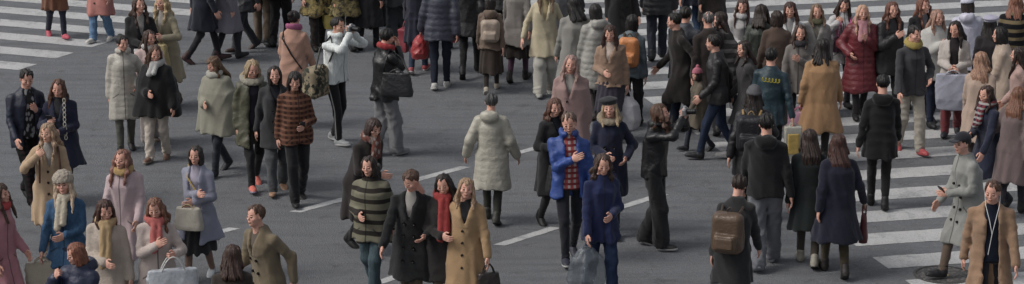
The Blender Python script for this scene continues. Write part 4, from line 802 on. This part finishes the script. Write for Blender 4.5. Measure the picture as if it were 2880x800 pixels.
for i, a in enumerate(PLACED):
    for b_ in PLACED[:i]:
        dd = math.hypot(a[0] - b_[0], a[1] - b_[1])
        if dd < .42: print('CLOSE %.2f | %s | %s' % (dd, a[2], b_[2]))

# ------------------------------------------------------------------ what they carry
def at(k, i): return P[k]['grip'][i]
def hang(k, i, *a, **kw): return hang_bag(at(k, i), P[k]['rz'] + kw.pop('turn', 1.3), *a, **kw)
def back_of(k, z, d=.24, side=0): return P[k]['w']((side + P[k]['N'][0] * .5, -d + P[k]['N'][1] * .4, z))
W_ = M('paper', '#a7a6a6')
p = P['a27']['w']((.28, -.09, .68)); pk = backpack((p[0], p[1], p[2]), P['a27']['rz'] + math.pi, 'green and brown camouflage backpack on the photographer in pale denim', M('camo', '#4b4a3a', '#8a7a5c', '#2b2d22', '#a08f6c'), M('nylon', '#2a2c24'), (.42, .24, .42), straps=False)
p = (at('a27', 0) + at('a27', 1)) / 2; camera_prop((p[0], p[1], p[2] + .02), P['a27']['rz'], 'small camera held by the man in the pale denim jacket')
p = (at('a43', 0) + at('a43', 1)) / 2; camera_prop((p[0], p[1], p[2] + .03), P['a43']['rz'], 'silver and black camera held up by the curly haired man', .12)
hang('a31', 1, 'glossy red plastic carrier bag hanging from the hand of the man in slate puffer', 'carrier bag', (.40, .24, .35), (M('vinyl', '#a31c22'), M('vinyl', '#a31c22')), kind='plastic', drop=.03)
hang('a30', 1, 'red and white paper shopping bag beside the midnight blue coat', 'shopping bag', (.34, .14, .36), (M('paper', '#8a1f30'), M('paper', '#8a1f30')), kind='paper', drop=.1, deco=W_)
hang('a32', 1, 'small dark red paper bag beside the black anorak', 'shopping bag', (.20, .10, .22), (M('paper', '#8e1a24'), M('paper', '#8e1a24')), kind='paper', drop=.12)
hang('a37', 1, 'crumpled white plastic bag held by the woman in the tan blouse', 'carrier bag', (.36, .22, .46), (M('vinyl', '#a9a8ad'), M('vinyl', '#a9a8ad')), kind='plastic', drop=.1, turn=.2)
hang('a41', 0, 'large crumpled clear plastic bag held by the person in royal blue', 'carrier bag', (.44, .26, .50), (M('clear', '#6c7680'), M('clear', '#6c7680')), kind='plastic', drop=.08, turn=.1)
hang('a17', 1, 'large pale silver shopping bag on the arm of the woman with the coral scarf', 'shopping bag', (.52, .20, .42), (M('vinyl', '#a9b0b8'), M('paper', '#b9b9b6')), kind='tote', drop=.14, turn=0)
hang('a11', 0, 'cream canvas tote beside the blue denim jacket', 'tote bag', (.36, .14, .46), (M('wool', '#a79d88'), M('wool', '#a79d88')), kind='tote', drop=.05, turn=.3)
hang('a18', 1, 'cream shoulder bag in front of the lavender grey coat', 'shoulder bag', (.34, .16, .26), (M('leather', '#a8a090'), M('leather', '#a08a5c')), kind='hand', drop=.04, turn=0)
hang('a4', 1, 'mustard handbag on the arm of the pale khaki coat', 'handbag', (.34, .16, .32), (M('leather', '#94824a'), M('leather', '#6a5a34')), kind='hand', drop=.08, turn=0)
p = (at('a3', 0) + at('a3', 1)) / 2; hang_bag(p + [0, 0, .05], P['a3']['rz'], 'white paper bag held against the black coat, above the cream down coat', 'shopping bag', (.30, .12, .32), (W_, W_), kind='paper', drop=.10)
hang('a19b', 1, 'green cloth bag carried by the person in the olive tan coat', 'cloth bag', (.30, .14, .34), (M('wool', '#55704a'), M('wool', '#55704a')), kind='tote', drop=.1)
sb = hang_bag(P['a28']['w']((.29, .0, 1.22)), P['a28']['rz'] + .7, 'flat charcoal shoulder bag of the man with the red collar', 'shoulder bag', (.44, .12, .32), (M('leather', '#26272a'), M('leather', '#1a1a1c')), kind='hand', drop=.04, name='shoulder_bag')
hang('a75', 0, 'black handbag with grey lining on the arm left of the cobalt blue jacket', 'handbag', (.34, .18, .34), (M('leather', '#242426'), M('leather', '#4a4a48')), kind='hand', drop=.18, turn=0)
hang('a73b', 1, 'dark brown leather handbag hanging from the hand of the long camel coat', 'handbag', (.28, .14, .30), (M('leather', '#2b2320'), M('leather', '#1d1816')), kind='hand', drop=.10, turn=.4)
p = back_of('a26', 1.0, .0, .3); hang('a26', 1, 'bright yellow shopping bag left of the photographer in pale denim', 'shopping bag', (.36, .18, .36), (M('vinyl', '#b09a14'), M('vinyl', '#b09a14')), kind='tote', drop=.05, turn=0)
p = back_of('a38', .98, .22); backpack(p, P['a38']['rz'] + math.pi, 'bright orange backpack on the black haired woman', M('nylon', '#c8741a'), M('nylon', '#3a2a1a'), (.28, .16, .42))
p = back_of('a33', .94, .20); backpack(p, P['a33']['rz'] + math.pi, 'beige backpack on the girl in the brown pleated skirt', M('nylon', '#a08c7a'), M('nylon', '#4a3a34'), (.28, .16, .34))
p = back_of('a56', .92, .27); backpack(p, P['a56']['rz'] + math.pi, 'scuffed brown leather backpack at the bottom, left of the loose grey trousers', M('leather', '#5a4430'), M('leather', '#3a2c20'), (.34, .20, .44))
p = back_of('a51', .95, .25); backpack(p, P['a51']['rz'] + math.pi, 'black rucksack on the person in the grey knitted hat', M('nylon', '#1c1c24'), M('nylon', '#8a6a2c'), (.34, .20, .44))
hang('a50', 0, 'yellow and white shopping bag in the hand of the man in teal', 'shopping bag', (.22, .12, .46), (M('vinyl', '#a8a698'), M('vinyl', '#a8a698')), kind='paper', drop=.05, turn=3.3, deco=M('vinyl', '#b8951c'))
hang('a53', 1, 'shiny pink shopping bag held beside the mustard camel coat', 'shopping bag', (.42, .18, .36), (M('vinyl', '#a8788e'), M('vinyl', '#a04a70')), kind='tote', drop=.06, turn=0)
hang('a55', 0, 'maroon umbrella sleeve bag hanging beside the indigo coat', 'handbag', (.16, .10, .34), (M('leather', '#5c2028'), M('leather', '#5c2028')), kind='hand', drop=.1)
hang('a60', 0, 'large lavender grey shopping bag of the woman in maroon trousers', 'shopping bag', (.46, .18, .50), (M('paper', '#9496a8'), M('paper', '#aaa9b0')), kind='tote', drop=.06, turn=0)
hang('a60', 1, 'blue grey cloth tote, right of the lavender shopping bag', 'tote bag', (.36, .14, .36), (M('wool', '#7d858f'), M('wool', '#7d858f')), kind='tote', drop=.16, turn=0)
hang('a61a', 0, 'plum handbag beside the white padded jacket', 'handbag', (.26, .12, .24), (M('leather', '#5a3346'), M('leather', '#a04a70')), kind='hand', drop=.22, turn=.5)
p = at('a9', 0); phone_prop(p + [0, 0, .03], P['a9']['rz'], 'black phone held by the woman in the navy cape coat')
p = at('a22', 1); phone_prop(p + [0, 0, .03], P['a22']['rz'], 'dark phone in the hand of the woman in rust plaid')
p = at('a67', 1); phone_prop(p + [0, 0, .03], P['a67']['rz'], 'phone held by the person in the black cap')
sling(pk, P['a27'], (-.14, -.08, .40), (.14, -.08, .40), M('nylon', '#2a2c24'), ((.10, -.10, -.16), (.10, .12, -.16)))
sling(sb, P['a28'], (-.18, 0, .31), (.18, 0, .31), M('leather', '#1a1a1c'), ((.09, -.12, -.12), (.09, .12, -.12)))
# worn details
def on(k, name, V, Fq, m):
    o = make_mesh(name, V, Fq, m, P[k]['root']); return o
N = P['a68']; hc, sh = N['hc'], N['N']
for s_ in (-1, 1):
    V, Fq = tube([hc + (s_ * .078, .01, -.01), hc + (s_ * .07, .07, -.12), hc + (s_ * .03, .15, -.26), hc + (.0, .17, -.40), hc + (.03, .17, -.62)], .004, 5); on('a68', 'earphone_cable', V, Fq, flat('white_cable', '#c4c4c4', .5))
N = P['a9']; q = N['N']
V = []; parts = []
for i in range(9):
    c = q + np.array([-.10 - .002 * i, .15 + .012 * i if i < 6 else .20, .0 - .06 * i]); a = np.linspace(0, 2 * math.pi, 9)
    parts.append(tube([c + (math.cos(t) * .018, 0.0, math.sin(t) * .03) for t in a], .007, 5))
V, Fq = join(parts); on('a9', 'chain_strap', V, Fq, flat('pale_chain', '#a8a598', .35))
N = P['a21']; q = N['N']
V, Fq = tube([q + (-.14, .0, -.0), q + (-.12, -.15, -.12), q + (.02, -.18, -.34), q + (.17, -.16, -.55)], .012, 6); on('a21', 'bag_strap', V, Fq, flat('black_strap', '#141416', .5))
N = P['a10']; q = N['N']
for s_ in (-1, 1):
    V, Fq = tube([q + (s_ * .10, -.08, .0), q + (s_ * .11, .10, -.05), q + (s_ * .12, .18, -.2), q + (s_ * .13, .18, -.45)], .013, 6); on('a10', 'bag_strap', V, Fq, flat('brown_strap', '#4a2f26', .5))
N = P['a18']; q = N['N']
V, Fq = tube([q + (.12, -.02, .0), q + (.08, .14, -.12), q + (-.02, .17, -.25), q + (-.12, .19, -.40)], .010, 6); on('a18', 'bag_strap', V, Fq, flat('gold_strap', '#a08a50', .4))
N = P['a61a']; q = N['N']
V, Fq = tube([q + (-.12, -.02, .01), q + (-.08, .15, -.12), q + (.04, .19, -.3), q + (.16, .16, -.5)], .014, 6); on('a61a', 'bag_strap', V, Fq, flat('pink_strap', '#a04a7a', .5))
N = P['a40']; q = N['N']
def strip(k, name, pts, r, m):
    V, Fq = tube(pts, r, 5); on(k, name, V, Fq, m)
N = P['a50']; q = N['N']
pts = [q + (-.12 + .0042 * i + .016 * math.cos(i * .62), -.180 + .5 * (-.12 + .0042 * i) ** 2, -.12 + .026 * math.sin(i * .62) - .0004 * i) for i in range(58)]
strip('a50', 'lettering', pts, .0055, flat('yellow_print', '#a89a30', .6))

L = P['a27']['lp']
for i, sx in enumerate((1, -1)):
    for m_, dy in (('#a8a8a6', 0),):
        strip('a27', 'side_stripe', [L['hip'][i] + (sx * .078, dy, -.02), (L['hip'][i] + L['knee'][i]) / 2 + (sx * .074, dy, 0), L['knee'][i] + (sx * .060, dy, 0), (L['knee'][i] + L['ank'][i]) / 2 + (sx * .054, dy, 0), L['ank'][i] + (sx * .046, dy, .02)], .0085, flat('white_tape', m_, .7))
